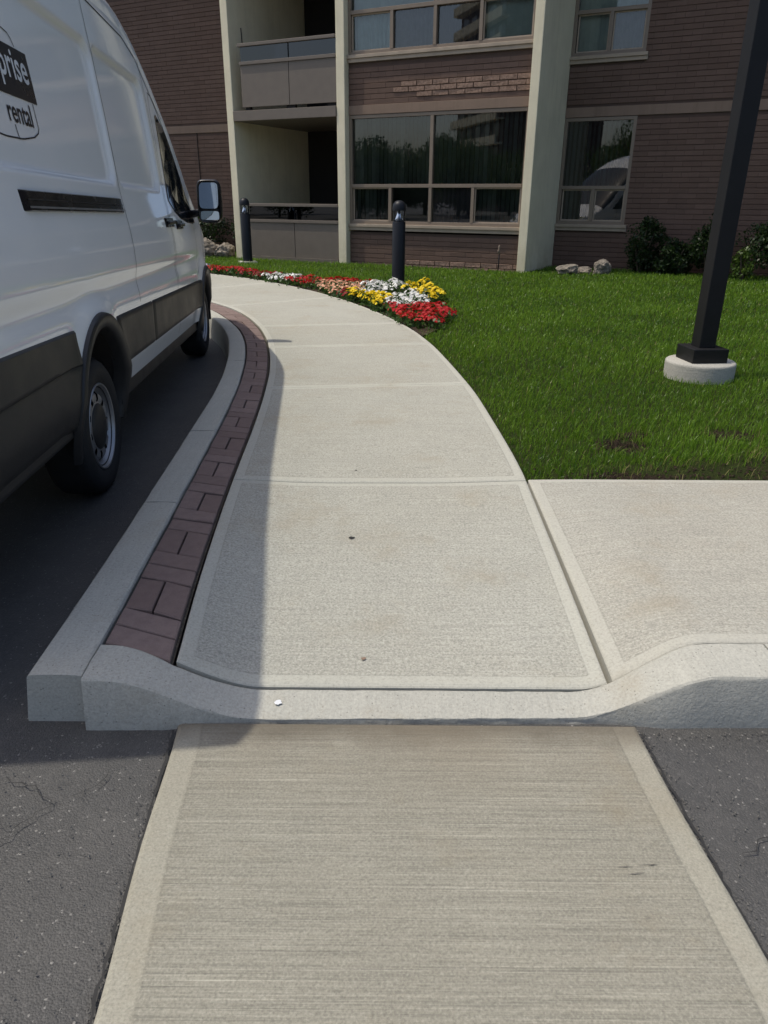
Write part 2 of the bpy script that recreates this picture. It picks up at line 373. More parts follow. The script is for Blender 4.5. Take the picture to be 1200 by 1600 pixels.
walk_l = curve([(-0.60, 1.60), (-0.605, 1.77), (-0.645, 2.16), (-0.668, 2.49), (-0.70, 2.92), (-0.73, 3.41), (-0.765, 4.07), (-0.815, 4.79), (-0.89, 5.6), (-0.985, 6.27), (-1.11, 6.96), (-1.3, 7.72), (-1.56, 8.48), (-1.86, 9.14), (-2.4, 9.95), (-3.35, 11.05), (-5.2, 12.45), (-12, 15.5)])
walk_r = curve([(0.675, 1.70), (0.68, 3.27), (0.685, 3.44), (0.672, 3.96), (0.635, 4.94), (0.60, 5.35), (0.54, 5.95), (0.45, 6.74), (0.31, 7.54), (0.12, 8.26), (-0.13, 9.01), (-0.48, 9.89), (-0.93, 10.8), (-1.51, 11.78), (-2.14, 12.62), (-3.09, 13.57), (-5.0, 15.0), (-12, 18.5)])
bed_out = curve([(0.36, 7.25), (0.60, 7.75), (0.70, 8.4), (0.71, 9.6), (0.62, 10.3), (0.36, 10.8), (-0.15, 11.1), (-0.75, 11.45), (-1.3, 12.0), (-2.0, 12.8), (-2.8, 13.6), (-4.2, 14.6)])
def hz(x, y):
    x = np.asarray(x, float); y = np.asarray(y, float)
    b = sstep(-0.74, -0.36, x) * (1 - sstep(0.58, 0.97, x))
    a = np.clip((3.35 - y) / (3.35 - 1.80), 0, 1.05); a = a * (0.75 + 0.25 * a)
    dip = 0.012 * np.exp(-((y - 3.25) / 0.35) ** 2) * sstep(-0.8, -0.2, x) * (1 - sstep(0.2, 0.75, x))
    return 0.15 - 0.118 * a * b - dip
def lawn_z(x, y):
    return 0.134 + 0.080 * np.clip((np.asarray(y, float) - 4) / 9, 0, 1) * sstep(0.0, 1.3, np.asarray(x, float) - walk_r(y)) + 0.008 * sstep(0.0, 0.8, np.asarray(x, float) - walk_r(y)) * np.sin(np.asarray(x) * 1.3 + 0.7) * np.sin(np.asarray(y) * 0.9)

# ------------------------------------------------------------------ road
xs = np.concatenate([[-300, -60, -20], np.linspace(-6, 6, 121), [20, 60, 300]]); ys = np.concatenate([[-300, -60, -20], np.linspace(-3, 9, 121), [20, 60, 300]])
X, Y = np.meshgrid(xs, ys); Z = 0.006 * np.sin(X * 2.1 + Y) * np.sin(Y * 1.7) - 0.008 - 0.075 * sstep(1.9, 3.2, Y) * (1 - sstep(-1.6, -1.0, X))
road = obj('road', np.stack([X, Y, Z], -1).reshape(-1, 3), gridfaces(len(xs), len(ys)), M['asphalt'], smooth=True)
tag(road, 'dark worn asphalt driveway around the kerb', 'road', kind='structure')
def ribbon(pts, wd, z, taper=True):
    P = np.array(pts, float); d = np.gradient(P, axis=0); n = np.stack([-d[:, 1], d[:, 0]], 1); n /= np.linalg.norm(n, axis=1)[:, None] + 1e-9
    wv = wd * (0.35 + 0.65 * rng.random(len(P)))
    if taper: wv *= np.clip(np.minimum(np.arange(len(P)), np.arange(len(P))[::-1]) / 3.0, 0.12, 1)
    V = np.concatenate([np.c_[P + n * wv[:, None] / 2, np.full(len(P), z)], np.c_[P - n * wv[:, None] / 2, np.full(len(P), z)]])
    m = len(P); F = [(i, i + 1, m + i + 1, m + i) for i in range(m - 1)]
    return V, F
def jag(pts, amp, step=0.02):
    P = np.array(pts, float); seg = np.linalg.norm(np.diff(P, axis=0), axis=1); s = np.r_[0, np.cumsum(seg)]
    q = np.linspace(0, s[-1], max(4, int(s[-1] / step)))
    return np.c_[np.interp(q, s, P[:, 0]), np.interp(q, s, P[:, 1])] + rng.normal(0, amp, (len(q), 2))
for pts in ([(-1.02, 1.46), (-0.86, 1.42), (-0.80, 1.37), (-0.86, 1.29), (-0.90, 1.22), (-0.99, 1.15)], [(-0.80, 1.37), (-0.72, 1.43), (-0.70, 1.50)], [(-0.86, 1.29), (-0.95, 1.31), (-1.05, 1.28)], [(0.80, 1.20), (0.90, 1.28), (0.98, 1.30), (1.10, 1.36)]):
    V, F = ribbon(jag(pts, 0.006), 0.0034, 0.0045); obj('crack', V, F, M['seam'], road)

# ------------------------------------------------------------------ crosswalk slab
def edge_axis(n, L, e=(0.0, 0.004, 0.012, 0.042, 0.052)):
    a = np.array(e); mid = np.linspace(e[-1], L - e[-1], n + 2)[1:-1]
    return np.r_[a, mid, (L - a)[::-1]]
def slab(name, fn, nu, nv, Lu, Lv, mat, parent, skirt=0.07, drop=0.006, eu=True, ev=True, ew=1.0):
    """fn(u,v in 0..1) -> x,y,z arrays ; metre lengths Lu,Lv for the tooled border"""
    u = edge_axis(nu, Lu); v = edge_axis(nv, Lv)
    U, Vv = np.meshgrid(u, v)
    du = np.minimum(U, Lu - U); dv = np.minimum(Vv, Lv - Vv)
    d = np.minimum(du if eu else 9, dv if ev else 9)
    x, y, z = fn(U / Lu, Vv / Lv)
    dd = np.minimum(du, dv)
    z = z - drop * np.clip(1 - dd / 0.012, 0, 1) ** 2
    nu_, nv_ = len(u), len(v)
    Vt = np.stack([x, y, z], -1).reshape(-1, 3); E = np.broadcast_to(d, x.shape).ravel() / ew
    F = [gridfaces(nu_, nv_)]
    idx = np.arange(nu_ * nv_).reshape(nv_, nu_)
    ring = np.r_[idx[0, :], idx[1:, -1], idx[-1, -2::-1], idx[-2:0:-1, 0]]
    low = Vt[ring].copy(); low[:, 2] -= skirt; b = len(Vt)
    m = len(ring); k = np.arange(m); k2 = (k + 1) % m
    F.append(np.stack([ring[k2], ring[k], b + k, b + k2], 1))
    V2 = np.concatenate([Vt, low]); E2 = np.r_[E, np.zeros(m)]
    return obj(name, V2, F, mat, parent, smooth=False, attrs={'edge': E2})
def cw(u, v):
    y = -1.6 + v * (1.668 + 1.6); xl = -0.575 + (1.633 - y) * 0.072 + 0.004 * np.sin(y * 9); xr = 0.715 + (1.66 - y) * 0.058 + 0.004 * np.sin(y * 7 + 1)
    x = xl + (xr - xl) * u; return x, y + 0 * x, 0.010 + 0 * x
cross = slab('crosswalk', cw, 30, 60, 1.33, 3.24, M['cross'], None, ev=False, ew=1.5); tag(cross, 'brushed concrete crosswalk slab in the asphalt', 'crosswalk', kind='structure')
# dirty asphalt crumbs along the slab edges
for side in (0, 1):
    yy = np.linspace(0.3, 1.64, 60); xx = (-0.575 + (1.633 - yy) * 0.072 - 0.006) if side == 0 else (0.715 + (1.66 - yy) * 0.058 + 0.006)
    V, F = ribbon(np.c_[xx + rng.normal(0, 0.002, 60), yy], 0.009, 0.0035, False); obj('edge_gap', V, F, M['seam'], road)

# ------------------------------------------------------------------ kerb
kerb = empty('kerb', (0, 1.75, 0)); tag(kerb, 'pale concrete kerb with dropped front and curving side', 'kerb', kind='structure')
def kerb_sec(A, B, hA, hB, cap=True):
    """A road side top line (n,2), B inner line"""
    A = np.array(A); B = np.array(B); n = len(A); d = (A - B); L = np.linalg.norm(d, axis=1)[:, None]; d = d / L
    prof = [(0.030, -0.10, 1), (0.024, 0.02, 1), (0.010, None, 1)]
    rows = []; hA = np.asarray(hA, float); d0 = d; d = d * np.clip((hA - 0.015) / 0.09, 0.12, 1)[:, None]
    def row(P, z): rows.append(np.c_[P, z])
    row(A + d * 0.028, np.full(n, -0.14)); row(A + d * 0.022, np.minimum(0.004, hA - 0.022)); row(A + d * 0.003, hA - 0.014)
    row(A + d * 0.000, hA - 0.007); row(A - d * 0.005, hA - 0.002); row(A - d * 0.013, hA)
    for f in (0.3, 0.5, 0.7): row(A + (B - A) * f, hA + (hB - hA) * f + 0.001)
    d = d0; row(B + d * 0.012, hB); row(B + d * 0.004, hB - 0.004); row(B, hB - 0.012); row(B, np.full(n, -0.08))
    V = np.stack(rows, 1)                         # n, m, 3
    nz = 0.0006 * rng.normal(size=V.shape); nz[:, 0] = 0; V = V + nz
    m = V.shape[1]; F = [gridfaces(m, n)]
    if cap:
        k = np.arange(m); F += [np.array([k]), np.array([(n - 1) * m + k[::-1]])]
    o = obj('kerb_section', V.reshape(-1, 3) - (0, 1.75, 0), F, M['kerb'], kerb); return autosmooth(o, 20)
ks = [1.685, 2.95, 4.02, 6.0, 7.6, 9.2, 11.2, 14.0]
for a, b in zip(ks[:-1], ks[1:]):
    y = np.linspace(a + 0.003, b - 0.003, max(12, int((b - a) / 0.06)))
    A = np.c_[kerb_out(y), y]; B = np.c_[kerb_in(y), y]
    kerb_sec(A, B, np.full(len(y), 0.15), np.full(len(y), 0.15))
def fkerb_front(x): return 1.683 + 0.012 * np.sin(x * 1.4) + 0.016 * np.clip(x - 0.4, 0, 1)
def fkerb_back(x): return 1.798 + 0.075 * sstep(0.6, 1.0, x) + 0.045 * (1 - sstep(-0.84, -0.55, x))
def kerb_h(x): return 0.15 - 0.124 * sstep(-0.78, -0.36, x) * (1 - sstep(0.55, 0.95, x))
for a, b in ((-0.832, 1.135), (1.141, 3.1), (3.106, 6.0), (6.006, 9.0), (9.006, 14.0)):
    x = np.linspace(a, b, max(16, int((b - a) / 0.03) if a < 1 else 16))
    A = np.c_[x, fkerb_front(x)]; B = np.c_[x, fkerb_back(x)]
    drop_ = (0.15 - kerb_h(x)) / 0.124
    kerb_sec(A[::-1], B[::-1], (kerb_h(x) - 0.013 * drop_)[::-1], (kerb_h(x) + 0.006)[::-1])

# ------------------------------------------------------------------ sidewalk
jl = [1.785, 3.25, 5.06, 6.60, 7.78, 9.30, 10.7, 12.2, 13.6, 15.3]
jr = [1.845, 3.275, 5.25, 6.85, 8.05, 10.3, 12.15, 13.9, 15.4, 18.0]
vb = np.linspace(0, 1, 60); base = []
for i in range(len(jl) - 1):
    for t in np.linspace(0, 1, 12, endpoint=(i == len(jl) - 2)):
        yl = jl[i] + (jl[i + 1] - jl[i]) * t; yr = jr[i] + (jr[i + 1] - jr[i]) * t
        base.append(((walk_l(yl), yl), (walk_r(yr), yr)))
Vb = []
for (a, b) in base:
    for f in np.linspace(0, 1, 12):
        x = a[0] + (b[0] - a[0]) * f; y = a[1] + (b[1] - a[1]) * f; Vb.append((x, y, float(hz(x, y)) - 0.022))
walk = obj('sidewalk', Vb, gridfaces(12, len(base)), M['sand'], smooth=True); tag(walk, 'curving light concrete sidewalk of broomed panels', 'sidewalk', kind='structure')
for i in range(len(jl) - 1):
    def fn(u, v, i=i):
        g = 0.0035
        yl = jl[i] + (jl[i + 1] - jl[i]) * v; yr = jr[i] + (jr[i + 1] - jr[i]) * v
        if i == 0:   # front edge follows the dropped kerb
            yl = yl + (1 - v) * 0.0
        yl = yl + g * (1 - 2 * v); yr = yr + g * (1 - 2 * v)
        xl = walk_l(yl) + 0.004; xr = walk_r(yr) - 0.004
        x = xl + (xr - xl) * u; y = yl + (yr - yl) * u
        if i == 0:
            ya = fkerb_back(x) + 0.010; yb = jl[1] + (jr[1] - jl[1]) * u - g; y = ya + (yb - ya) * v
            xl = walk_l(y) + 0.004; xr = walk_r(y) - 0.004; x = xl + (xr - xl) * u
        return x, y, hz(x, y)
    Lu = 1.36; Lv = (jl[i + 1] - jl[i] + jr[i + 1] - jr[i]) / 2
    slab('slab', fn, 44 if i < 4 else 20, max(16, int(Lv / 0.035)) if i < 4 else 20, Lu, Lv, M['walk'], walk)
def fr(u, v):
    x = 0.688 + 3.3 * u + 0 * v; y0 = fkerb_back(x) + 0.010; y1 = 3.285 + 0.005 * (x - 0.7); y = y0 + (y1 - y0) * v
    return x, y, hz(x, y)
side = obj('side_walk', [(0.70, 1.9, 0.0), (4, 1.9, 0.0), (4, 3.2, 0.0), (0.7, 3.2, 0.0)], [(0, 1, 2, 3)], M['sand']); tag(side, 'pale concrete side path leading right along the lawn', 'sidewalk', kind='structure')
slab('slab', fr, 90, 44, 3.3, 1.43, M['walk2'], side)
def fr2(u, v):
    x = 3.994 + 5 * u + 0 * v; y0 = fkerb_back(x) + 0.01; y1 = 3.285 + 0.005 * (x - 0.7); return x, y0 + (y1 - y0) * v, 0.15 + 0 * x
slab('slab', fr2, 16, 10, 5.0, 1.43, M['walk2'], side)
# small marks on the walk
def blot(name, x, y, r, z, mat, parent, n=14, sq=1.0):
    a = np.linspace(0, 2 * math.pi, n, endpoint=False); rr = r * (0.75 + 0.4 * rng.random(n))
    V = np.c_[x + rr * np.cos(a), y + sq * rr * np.sin(a), z + 0 * a]; return obj(name, V, [np.arange(n)[None, :]], mat, parent)
blot('gum_spot', -0.130, 2.69, 0.013, float(hz(-.13, 2.69)) + 0.0025, M['seam'], walk)
blot('gum_spot', -0.14, 3.40, 0.006, float(hz(-.14, 3.40)) + 0.0025, M['seam'], walk)
blot('gum_spot', -0.06, 1.93, 0.008, float(hz(-.06, 1.93)) + 0.004, M['band'], walk)
blot('gum_spot', -0.303, 1.735, 0.011, float(kerb_h(-0.303)) + 0.002, M['decalw'], walk)
M['scuff'] = simple('scuff_rubber', (0.15, 0.143, 0.125), 0.9, var=0.3, scale=60)
for k in range(16):
    x = 0.545 + rng.normal(0, 0.022); y = rng.choice([1.205, 1.19, 1.165, 1.10, 1.06]) + rng.normal(0, 0.004); L_ = 0.012 + 0.05 * rng.random() * (y > 1.15)
    V, F = ribbon(jag([(x, y), (x + L_, y + 0.002)], 0.0008, 0.005), 0.0028, 0.0125); obj('scuff_mark', V, F, M['scuff'], cross)
# ------------------------------------------------------------------ paver strip
def strip(d, t):   # d along (m from y=1.8), t across 0..1
    y = d; xa = kerb_in(y) + 0.010; xb = walk_l(y) - 0.006; return xa + (xb - xa) * t, y
yy = np.linspace(1.78, 14.0, 140); Vb = []
for y in yy:
    for t in (0, .5, 1): x, _ = strip(y, t); x0_, _ = strip(y, 0); x1_, _ = strip(y, 1); Vb.append((float(x), y, min(float(hz(x, y)), float(hz(x0_, y) * (1 - t) + hz(x1_, y) * t)) - 0.016))
pav = obj('paver_strip', Vb, gridfaces(3, len(yy)), M['sand']); tag(pav, 'strip of red brown brick pavers between kerb and walk', 'paving', kind='structure')
def brickpiece(d0, d1, t0, t1, dz=0):
    g = 0.0035; p = []
    wd = max(0.12, float(walk_l(d0) - kerb_in(d0))); gt = g / wd
    t0 += gt; t1 -= gt; d0 += g; d1 -= g
    # front edge of the strip is slightly skewed in the photograph
    sk = -0.055
    def P(d, t): x, y = strip(d, t); return np.array([float(x), float(y) + sk * t])
    c = [P(d0, t0), P(d0, t1), P(d1, t1), P(d1, t0)]; ce = sum(c) / 4
    z = float(hz(ce[0], ce[1])) + dz; V = []
    zt = [float(hz(*q)) + dz + rng.normal(0, 0.0008) for q in c]
    for q, zz in zip(c, zt): V.append((q[0] - ce[0], q[1] - ce[1], zz - 0.05 - z))
    for q, zz in zip(c, zt): V.append((q[0] - ce[0], q[1] - ce[1], zz - 0.004 - z))
    for q, zz in zip(c, zt): e = (ce - q); e = e / np.linalg.norm(e); V.append((q[0] - ce[0] + e[0] * 0.006, q[1] - ce[1] + e[1] * 0.006, zz - z))
    F = [(a, (a + 1) % 4, 4 + (a + 1) % 4, 4 + a) for a in range(4)] + [(4 + a, 4 + (a + 1) % 4, 8 + (a + 1) % 4, 8 + a) for a in range(4)] + [(8, 9, 10, 11)]
    obj('brick', V, [F], M['paver'], pav, loc=(ce[0], ce[1], z))
d = 1.852
while d < 11.5:
    for kind in ('h', 'h', 's'):
        if kind == 'h': brickpiece(d, d + 0.105, 0, 1, rng.normal(0, 0.0015)); d += 0.105
        else:
            brickpiece(d, d + 0.205, 0, 0.5, rng.normal(0, 0.0015)); brickpiece(d, d + 0.205, 0.5, 1, rng.normal(0, 0.0015)); d += 0.205

# ------------------------------------------------------------------ lawn and bed
def region(y0, y1, ny, nx, fl, fr_, zf):
    V = []
    for y in np.linspace(y0, y1, ny):
        for f in np.linspace(0, 1, nx) ** 1.6: x = fl(y) + (fr_(y) - fl(y)) * f; V.append((float(x), y, float(zf(x, y))))
    return V, gridfaces(nx, ny)
V, F = region(3.30, 21.0, 90, 40, lambda y: walk_r(min(y, 18.4)) - 0.003, lambda y: 16.0, lambda x, y: lawn_z(x, y) - 0.008)
lawn = obj('lawn', V, F, M['lawnsoil'], smooth=True); tag(lawn, 'mown green lawn between walk and building', 'lawn', kind='structure')
V, F = region(7.25, 14.6, 60, 8, lambda y: walk_r(y) + 0.004, lambda y: bed_out(y), lambda x, y: lawn_z(x, y) + 0.012 + 0.015 * np.sin(x * 31) * np.sin(y * 23))
bed = obj('flower_bed', V, F, M['soil'], smooth=True); tag(bed, 'narrow dark soil bed along the walk edge', 'flower bed', kind='structure')

PA = R(27.5); ER = np.array([math.cos(PA), -math.sin(PA)]); NI = np.array([math.sin(PA), math.cos(PA)]); P0 = np.array([2.28, 13.46])
def fpt(s, dep): return P0 + ER * s + NI * dep
bare = [(1.80, 3.36, 0.72, 0.22), (2.45, 3.46, 0.60, 0.36), (1.22, 3.36, 0.25, 0.05), (1.30, 3.85, 0.13, 0.13), (1.98, 4.05, 0.14, 0.10), (1.42, 4.05, 0.07, 0.05), (2.6, 3.55, 0.6, 0.2)]
def grass():
    P = []
    N = 1500000
    y = 3.30 + 15 * rng.random(N) ** 1.5; x = -9 + 17 * rng.random(N)
    dens = 15 * 17 * (1 / (1.5 * ((y - 3.3) / 15).clip(1e-4) ** (1 / 3))) / 15 / 17      # relative pdf of y
    want = np.clip(1.0 / (y / 3.3) ** 1.25, 0, 1)
    keep = rng.random(N) < want / np.maximum(dens, 1e-3) * 1.0
    x, y = x[keep], y[keep]
    wr = walk_r(y); edge = x - wr
    ok = (edge > 0.01) & (np.abs(x) < 0.62 * y + 0.6)
    # inside the bed
    inb = (y > 7.3) & (y < 14.5) & (x < bed_out(np.clip(y, 7.26, 14.6)) + rng.normal(0, 0.03, len(y)))
    ok &= ~(inb & (rng.random(len(y)) > 0.22))
    q = np.stack([x, y], 1) - P0; s = q @ ER; dp = q @ NI
    ok &= ~((dp > 1.55) | ((dp > 0.02) & (s > -6.2) & (s < 0.17)))
    ok &= (x - 2.38) ** 2 + (y - 5.55) ** 2 > 0.265 ** 2
    x, y, edge = x[ok], y[ok], edge[ok]
    dry = np.zeros(len(x))
    th = np.ones(len(x))
    for (bx, by, ax, ay) in bare:
        d = ((x - bx) / ax) ** 2 + ((y - by) / ay) ** 2
        th *= np.clip(d * 0.75 - 0.15, 0.04, 1); dry = np.maximum(dry, np.clip(1.6 - d, 0, 1) * 0.6)
    patch = np.sin(x * 2.3 + 1.1 * np.sin(y * 1.7)) * np.sin(y * 2.9 + 0.8 * np.sin(x * 2.1))
    k = rng.random(len(x)) < th; x, y, edge, dry, patch = x[k], y[k], edge[k], dry[k], patch[k]
    n = len(x)
    L = (0.034 + 0.036 * rng.random(n)) * (1 + 0.18 * patch) * np.clip(0.55 + edge * 4, 0.55, 1)
    wd = (0.0030 + 0.0014 * rng.random(n)) * np.clip(y / 4.2, 1, 2.6)
    az = rng.random(n) * 2 * np.pi; lean = np.abs(rng.normal(0.45, 0.32, n)); la = rng.random(n) * 2 * np.pi
    la = np.where(rng.random(n) < 0.4, 0.5 + rng.normal(0, 0.7, n), la)
    z = lawn_z(x, y) - 0.010
    sx, sy = np.cos(az) * wd / 2, np.sin(az) * wd / 2
    lx, ly = np.cos(la), np.sin(la)
    m = np.stack([x + lx * np.sin(lean) * L * 0.45, y + ly * np.sin(lean) * L * 0.45, z + L * 0.62 * np.cos(lean * 0.6)], 1)
    l2 = lean * 1.9
    t = m + np.stack([lx * np.sin(l2) * L * 0.5, ly * np.sin(l2) * L * 0.5, L * 0.45 * np.cos(l2)], 1)
    S = np.stack([sx, sy, 0 * sx], 1); b = np.stack([x, y, z], 1)
    V = np.stack([b - S, b + S, m - S * 0.8, m + S * 0.8, t], 1).reshape(-1, 3)
    i = np.arange(n)[:, None] * 5
    tint = np.clip(0.45 + 0.16 * patch + rng.normal(0, 0.25, n), 0, 0.92)
    tint = np.where(rng.random(n) < 0.012 + dry * 0.7, 1.0, tint)
    o = obj('grass', V, [i + np.array([[0, 1, 3, 2]]), i + np.array([[2, 3, 4]])], M['grass'], attrs={'tint': np.repeat(tint, 5)})
    print('grass blades', n)
    tag(o, 'short green grass covering the lawn', 'grass', kind='stuff')
grass()
# dry bits and soil crumbs on the bare lawn edge, stones on the asphalt
def crumbs(name, pts, size, mat, label, cat):
    n = len(pts); base = np.array([(1, 0, -.3), (-.5, .87, -.3), (-.5, -.87, -.3), (0.1, 0, .7)])
    sc_ = size * (0.5 + rng.random((n, 1, 1))); an = rng.random(n) * 6.28; c, s = np.cos(an), np.sin(an)
    B = np.broadcast_to(base, (n, 4, 3)) * sc_ * (0.7 + 0.6 * rng.random((n, 4, 3)))
    V = np.stack([B[..., 0] * c[:, None] - B[..., 1] * s[:, None], B[..., 0] * s[:, None] + B[..., 1] * c[:, None], B[..., 2]], -1) + pts[:, None, :]
    i = np.arange(n)[:, None, None] * 4; F = (i + np.array([[0, 1, 3], [1, 2, 3], [2, 0, 3]])).reshape(-1, 3)
    o = obj(name, V.reshape(-1, 3), [F], mat); tag(o, label, cat, kind='stuff')
p = np.concatenate([np.stack([bx + ax * rng.normal(0, .55, 260), by + ay * rng.normal(0, .5, 260)], 1) for bx, by, ax, ay in bare]); p = p[(p[:, 1] > 3.31) & (p[:, 0] > 0.72)]
crumbs('soil_crumbs', np.c_[p, lawn_z(p[:, 0], p[:, 1]) + 0.001], 0.008, M['soil'], 'dark soil crumbs on the bare lawn edge', 'soil')
p = np.c_[rng.uniform(-1.6, -0.52, 700), rng.uniform(0.75, 1.75, 700)]; p2 = np.c_[rng.uniform(0.72, 1.5, 500), rng.uniform(0.9, 1.68, 500)]
e1 = np.c_[np.zeros(500), rng.uniform(0.4, 1.64, 500)]; e1[:, 0] = -0.575 + (1.633 - e1[:, 1]) * 0.072 - np.abs(rng.normal(0, 0.012, 500))
e2 = np.c_[np.zeros(500), rng.uniform(0.4, 1.66, 500)]; e2[:, 0] = 0.715 + (1.66 - e2[:, 1]) * 0.058 + np.abs(rng.normal(0, 0.012, 500))
e3 = np.c_[rng.uniform(0.7, 2.2, 500), 1.67 - np.abs(rng.normal(0, 0.03, 500))]
p = np.concatenate([p, p2, e1, e2, e3]); p = p[~((p[:, 1] > 1.66))]
crumbs('asphalt_grit', np.c_[p, np.full(len(p), -0.002)], 0.0026, simple('grit', (0.13, 0.125, 0.115), 0.9, var=0.5, scale=60), 'loose grit scattered over the asphalt', 'gravel')

# ------------------------------------------------------------------ apartment building
bld = empty('apartment_building', (P0[0], P0[1], 0), -PA)      # local x along the facade (right), y into the building
tag(bld, 'brown brick apartment building with cream concrete fins', 'building')
RD = 1.70      # set-back of the side walls behind the fins
fin_top = 8.4
def fin(s0, s1, y0, y1):
    m = MB(); m.box(s0, s1, y0, y1, -0.1, fin_top, 0.012); return m.obj('column', M['stucco'], bld)
fin(0.0, 0.155, 0.0, RD + 0.05); fin(-3.61, -3.435, 0.0, 2.65); fin(-6.12, -5.96, 0.0, 2.65)
bw, bh, BL, BH = 0.302, 0.084, 0.3010, 0.0770
def brick_mesh(rough=False):
    V = []
    for (z, x) in ((0, 0), (0, 1), (1, 1), (1, 0)): V.append((x * BL, 0.02, z * BH))
    for (z, x) in ((0, 0), (0, 1), (1, 1), (1, 0)): V.append((x * BL, -0.007 if not rough else -0.004, z * BH))
    ins = 0.004
    for (z, x) in ((0, 0), (0, 1), (1, 1), (1, 0)): V.append((x * BL + (ins / 4 if x == 0 else -ins / 4), -0.012 if not rough else -0.014 - 0.006 * rng.random(), z * BH + (ins if z == 0 else -ins)))
    V = np.array(V)
    F = [(a, (a + 1) % 4, 4 + (a + 1) % 4, 4 + a) for a in range(4)] + [(4 + a, 4 + (a + 1) % 4, 8 + (a + 1) % 4, 8 + a) for a in range(4)] + [(8, 9, 10, 11)]
    return V, np.array(F)
BV, BF = brick_mesh()
bme = meshdata('brick', BV, [BF], M['brick'], attrs={'tint': np.full(12, 0.0)})
rmes = []
for k in range(3):
    v, f = brick_mesh(True); rmes.append(meshdata('rough_brick', v, [f], M['rbrick']))
def brick_wall(dep, s0, s1, z0, z1, holes=(), individual=None, rough=None, backmat='mortar', bz1=None):
    """mortar sheet pieces with bricks proud of it; holes (s0,s1,z0,z1)"""
    m = MB()
    xs_ = sorted({s0, s1, *[h[0] for h in holes], *[h[1] for h in holes]}); zs_ = sorted({z0, z1, *[h[2] for h in holes], *[h[3] for h in holes]})
    for a, b in zip(xs_[:-1], xs_[1:]):
        for c, d in zip(zs_[:-1], zs_[1:]):
            if any(h[0] <= a and b <= h[1] and h[2] <= c and d <= h[3] for h in holes): continue
            m.box(a, b, dep, dep + 0.2, c, d)
    wl = m.obj('wall', M[backmat], bld)
    rows = np.arange(math.floor((z0) / bh) * bh, (bz1 or z1), bh); Vs = []; Ts = []
    for ri, z in enumerate(rows):
        if z < z0 - 1e-6 or z + BH > (bz1 or z1): continue
        st = s0 - (0.15 if ri % 2 else 0)
        for x in np.arange(st, s1, bw):
            xa, xb = max(x, s0), min(x + BL, s1)
            if xb - xa < 0.05: continue
            cut = False
            for h in holes:
                if z + BH > h[2] and z < h[3]:
                    if xa >= h[0] and xb <= h[1]: cut = True
                    elif xa < h[0] < xb: xb = h[0]
                    elif xa < h[1] < xb: xa = h[1]
            if cut or xb - xa < 0.04: continue
            dy = rng.normal(0, 0.0012); f = (xb - xa) / BL
            if rough and rough(xa, z):
                o = link('brick', random.choice(rmes), wl, (xa + 0.004, dep - 0.003, z)); o.scale = (f * 0.962, 1, 0.97); o.rotation_euler = (rng.normal(0, .02), 0, rng.normal(0, 0.01))
            elif individual and individual(xa, z):
                o = link('brick', bme, wl, (xa, dep + dy, z)); o.scale = (f, 1, 1); o.rotation_euler = (rng.normal(0, .01), 0, 0)
            else:
                v = BV.copy(); v[:, 0] *= f; v[:, 1] += (v[:, 2] - BH / 2) * rng.normal(0, 0.03); v += (xa, dep + dy, z); Vs.append(v); Ts.append(np.full(12, rng.random()))
    if Vs:
        n = len(Vs); F = (np.arange(n)[:, None, None] * 12 + BF[None]).reshape(-1, 4)
        o = obj('bricks', np.concatenate(Vs), [F], M['brick'], wl, attrs={'tint': np.concatenate(Ts)}); o['kind'] = 'stuff'
    return wl
CD = 0.15     # set-back of the bay wall between the fins
rough_fn = lambda x, z: (2.955 < z < 3.20) and (x > -2.65 + 0.55 * abs(z - 3.12) * 8 * rng.random()) and (z > 3.0 or x > -2.3)
brick_wall(CD, -3.43, -0.003, -0.05, 0.80, individual=lambda x, z: z > 0.1, rough=lambda x, z: z < 0.30 and x > -1.9 - 1.2 * rng.random() and z > 0.1)
brick_wall(CD, -3.43, -0.003, 2.94, 3.60, individual=lambda x, z: True, rough=rough_fn)
brick_wall(RD, 0.16, 13.0, -0.05, 5.6, holes=[(0.16, 1.42, 0.86, 2.72), (0.16, 1.42, 3.56, 5.6), (0.16, 13.0, 2.74, 2.90)], bz1=5.5, individual=lambda x, z: z < 0.9 and x < 3.6)
brick_wall(RD, -13.0, -6.125, -0.05, 5.6, holes=[(-13.0, -6.125, 2.74, 2.90)], bz1=5.5)
m = MB(); m.box(0.16, 13.0, RD + 0.01, RD + 0.2, 5.602, fin_top); m.box(-13, -6.125, RD + 0.01, RD + 0.2, 5.602, fin_top); m.obj('upper_wall', M['farbrick'], bld)
m = MB(); m.box(-13, 13, RD + 0.21, RD + 0.24, -0.1, 0.4); m.box(-13.2, 13.2, 2.66, 12, fin_top + .002, fin_top + .3); m.box(-13.2, 13.2, -0.1, 2.658, fin_top + .004, fin_top + .25); m.obj('roof', M['stucco'], bld)
m = MB(); m.box(-13.2, -13.0, RD, 12, -0.1, fin_top); m.box(13.0, 13.2, RD, 12, -0.1, fin_top); m.box(-13, 13, 12, 12.2, -.1, fin_top); m.obj('end_wall', M['farbrick'], bld)
# concrete floor bands
def band(s0, s1, y0, z0, z1):
    m = MB(); m.box(s0, s1, y0, y0 + 0.22, z0, z1, 0.006); m.obj('floor_band', M['band'], bld)
band(-3.43, -0.003, CD - 0.022, 2.785, 2.937); band(0.16, 13.0, RD - 0.022, 2.742, 2.898); band(-13.0, -6.125, RD - 0.022, 2.742, 2.898)
m = MB(); m.box(-8.36, -8.350, RD - 0.03, RD - 0.013, 0.0, 2.74); m.obj('cable', M['dark'], bld)
m = MB(); m.box(-6.30, -6.24, RD - 0.07, RD - 0.013, 3.35, 3.75, 0.01); m.obj('wall_box', M['stucco'], bld)
